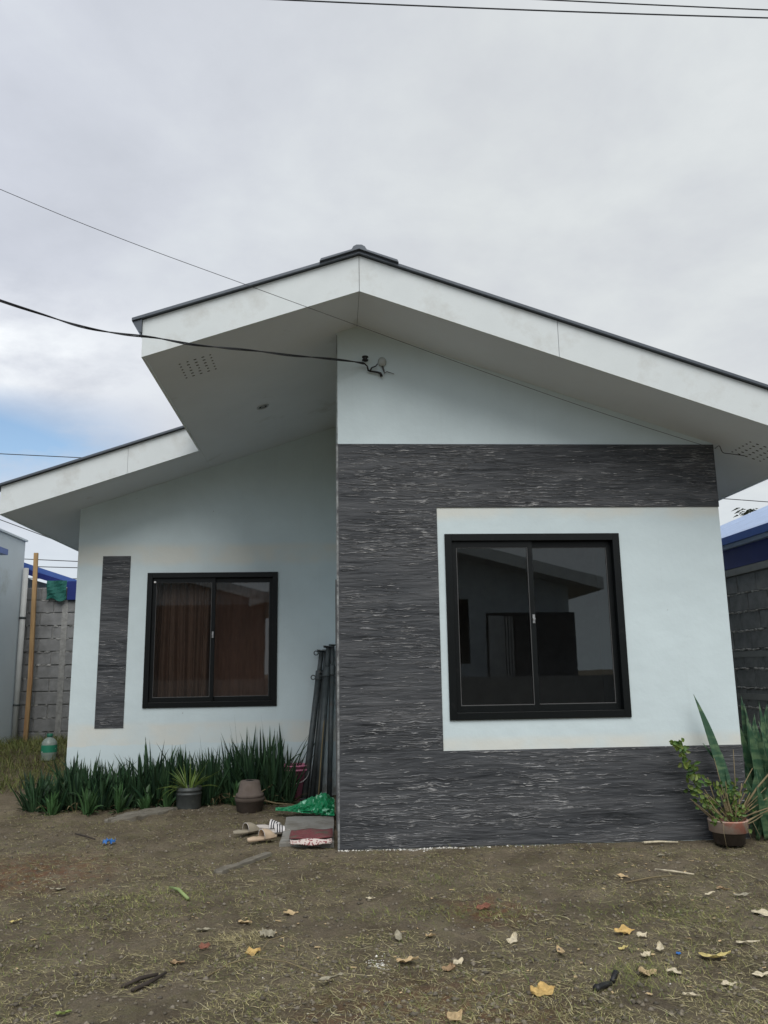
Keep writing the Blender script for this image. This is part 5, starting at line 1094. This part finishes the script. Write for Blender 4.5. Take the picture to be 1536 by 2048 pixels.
v, q = strips(75000, lambda g_, n: patchy(g_, n, -.16), (.010, .058), (.0012, .0034), (-.05, .35), 1, bend=.8)
tag(fast_mesh('straw_litter', v, q, 'straw'), 'thin dry straw scattered over the bare soil', 'straw', kind='stuff')
v, q = strips(26000, lambda g_, n: patchy(g_, n, .0), (.012, .050), (.0014, .0034), (.1, 1.1), 2, bend=.5)
tag(fast_mesh('grass_blades', v, q, 'greenbits'), 'sparse green and yellowing grass blades in the soil', 'grass', kind='stuff')
v, q = strips(2600, lambda g_, n: patchy(g_, n, -.2), (.04, .15), (.0016, .0038), (.0, .25), 3, seg=5, bend=.9)
tag(fast_mesh('long_straws', v, q, 'palestraw'), 'longer pale dry stalks lying on the soil', 'straw', kind='stuff')
def tuft(cx_, cy_, rx, ry, n, ln, seed, mt, name, label, up=(.2, 1.2)):
    g_ = np.random.default_rng(seed); x = cx_+g_.normal(0, rx, n); y = cy_+g_.normal(0, ry, n); v, q = strips(n, None, ln, (.0015, .0032), up, seed+1, seg=4, bend=.5, xy=(x, y)); tag(fast_mesh(name, v, q, mt), label, 'grass', kind='stuff')
tuft(-.52, -2.05, .07, .08, 420, (.03, .09), 41, 'straw', 'straw_tuft', 'yellowish straw tuft behind the golden round leaf', (.0, .7))
tuft(-1.1, -1.35, .28, .20, 1300, (.02, .06), 43, 'greenbits', 'grass_patch', 'low yellow-green grass patch around the cut stalk', (.1, 1.0))
tuft(.55, -1.75, .35, .09, 700, (.02, .07), 45, 'greenbits', 'grass_patch', 'yellow-green grass streak across the centre', (.05, .9))
tuft(1.85, -1.9, .28, .16, 1100, (.02, .06), 47, 'greenbits', 'grass_patch', 'green and rusty grass patch at the right', (.05, .8))
tuft(1.30, -2.75, .10, .12, 420, (.03, .08), 49, 'greenbits', 'grass_patch', 'green weeds around the black pipe piece', (.1, 1.2))
tuft(.62, -1.1, .12, .08, 260, (.02, .05), 51, 'grass', 'weed_patch', 'small green weeds between the wall and the leaves', (.4, 1.3))
tuft(.62, -2.85, .05, .04, 60, (.03, .07), 53, 'grass', 'weed_patch', 'few bright green blades at the front centre', (.3, 1.0))
tuft(-1.55, -2.1, .22, .25, 600, (.02, .06), 55, 'greenbits', 'grass_patch', 'thin grass patch at the lower left', (.1, 1.0))
def clods(n, size, seed, mt, name, label, cat, xf):
    g_ = np.random.default_rng(seed); x, y = xf(g_, n); n = len(x); s_ = size[0]+(size[1]-size[0])*g_.random(n)**3
    base = np.array([(1, 0, 0), (-1, 0, 0), (0, 1, 0), (0, -1, 0), (0, 0, 1), (0, 0, -1)], float); tri = np.array([(0, 2, 4), (2, 1, 4), (1, 3, 4), (3, 0, 4), (2, 0, 5), (1, 2, 5), (3, 1, 5), (0, 3, 5)])
    V = base[None]*s_[:, None, None]*g_.uniform(.5, 1.2, (n, 6, 1))*np.array([1, 1, .6]); a = g_.uniform(0, 6.28, n); ca, sa_ = np.cos(a)[:, None], np.sin(a)[:, None]
    X = V[..., 0]*ca-V[..., 1]*sa_+x[:, None]; Y = V[..., 0]*sa_+V[..., 1]*ca+y[:, None]; Z = V[..., 2]+(gz(x, y)+s_*.15)[:, None]
    tag(fast_mesh(name, np.stack([X, Y, Z], -1).reshape(-1, 3), (tri[None]+(np.arange(n)*6)[:, None, None]).reshape(-1, 3), mt, tris=True), label, cat, kind='stuff')
clods(16000, (.003, .020), 61, 'pebble', 'soil_clods', 'small clods and pebbles strewn over the soil', 'clods', lambda g_, n: region(g_, n))
clods(220, (.003, .008), 62, 'chip', 'plaster_chips', 'scattered white chips on the soil', 'chips', lambda g_, n: region(g_, n))
def footline(g_, n):
    x = np.concatenate([g_.uniform(0, 2.0, n//2)**1.0*g_.random(n//2)**.8, g_.normal(.75, .16, n//2)]); y = -.02-np.abs(g_.normal(0, .022, len(x))); ok = (x > -.02) & (x < 2.2); return x[ok], y[ok]
clods(420, (.003, .014), 63, 'chip', 'spilled_plaster', 'white plaster crumbs spilled along the foot of the cladded wall', 'plaster', footline)
clods(60, (.004, .012), 64, 'chip', 'white_crumbs', 'small heap of white crumbs at the front centre', 'crumbs', lambda g_, n: (g_.normal(.17, .03, n), g_.normal(-2.48, .05, n)))
clods(90, (.005, .018), 65, 'pebble', 'rubble_bits', 'pale rubble bits between the dark pot and upturned pot', 'rubble', lambda g_, n: (g_.uniform(-1.5, -1.05, n), g_.normal(1.85, .12, n)))
lm = MB(); q_ = random.Random(91)
for i in range(150):
    cx_, cy_ = q_.choice(((1.6, -2.4), (2.1, -1.7), (1.2, -2.7), (1.9, -1.2), (.4, -2.3), (-.5, -1.9), (2.4, -.8), (0, 0)))
    x = cx_+q_.gauss(0, .28); y = cy_+q_.gauss(0, .22)
    if (cx_, cy_) == (0, 0): x = q_.uniform(-1.8, 2.4); y = q_.uniform(-3.2, -.2)
    if y > -.1 and x > -.6: continue
    z = G(x, y)+.004; a = q_.uniform(0, 6.28); l_ = q_.uniform(.005, .019); w_ = l_*q_.uniform(.3, .8); c_, s_ = math.cos(a), math.sin(a)
    P_ = [(-1, 0, .2), (-.3, -.8, .5), (.6, -.6, .2), (1, 0, .6), (.4, .8, .3), (-.5, .6, .6), (0, 0, 0)]
    lm.add([(x+c_*u*l_-s_*v*w_, y+s_*u*l_+c_*v*w_, z+h_*l_*.5) for u, v, h_ in P_], [(6, k, (k+1) % 6) for k in range(6)])
tag(lm.build('leaf_fragments', 'leaf_tan', None), 'small pale broken leaf bits strewn over the soil', 'leaf bits', kind='stuff')
# grassy bank on the left
g_ = np.random.default_rng(70); n = 16000; x = g_.uniform(-6.5, -2.98, n); y = g_.uniform(2.7, 6.35, n); ok = gz(x, y) > .03; x, y = x[ok], y[ok]
v, q = strips(0, None, (.05, .22), (.004, .009), (.5, 1.4), 71, seg=4, bend=.5, xy=(x, y)); tag(fast_mesh('bank_grass', v, q, 'grass'), 'rough green grass on the bank left of the house', 'grass', kind='stuff')
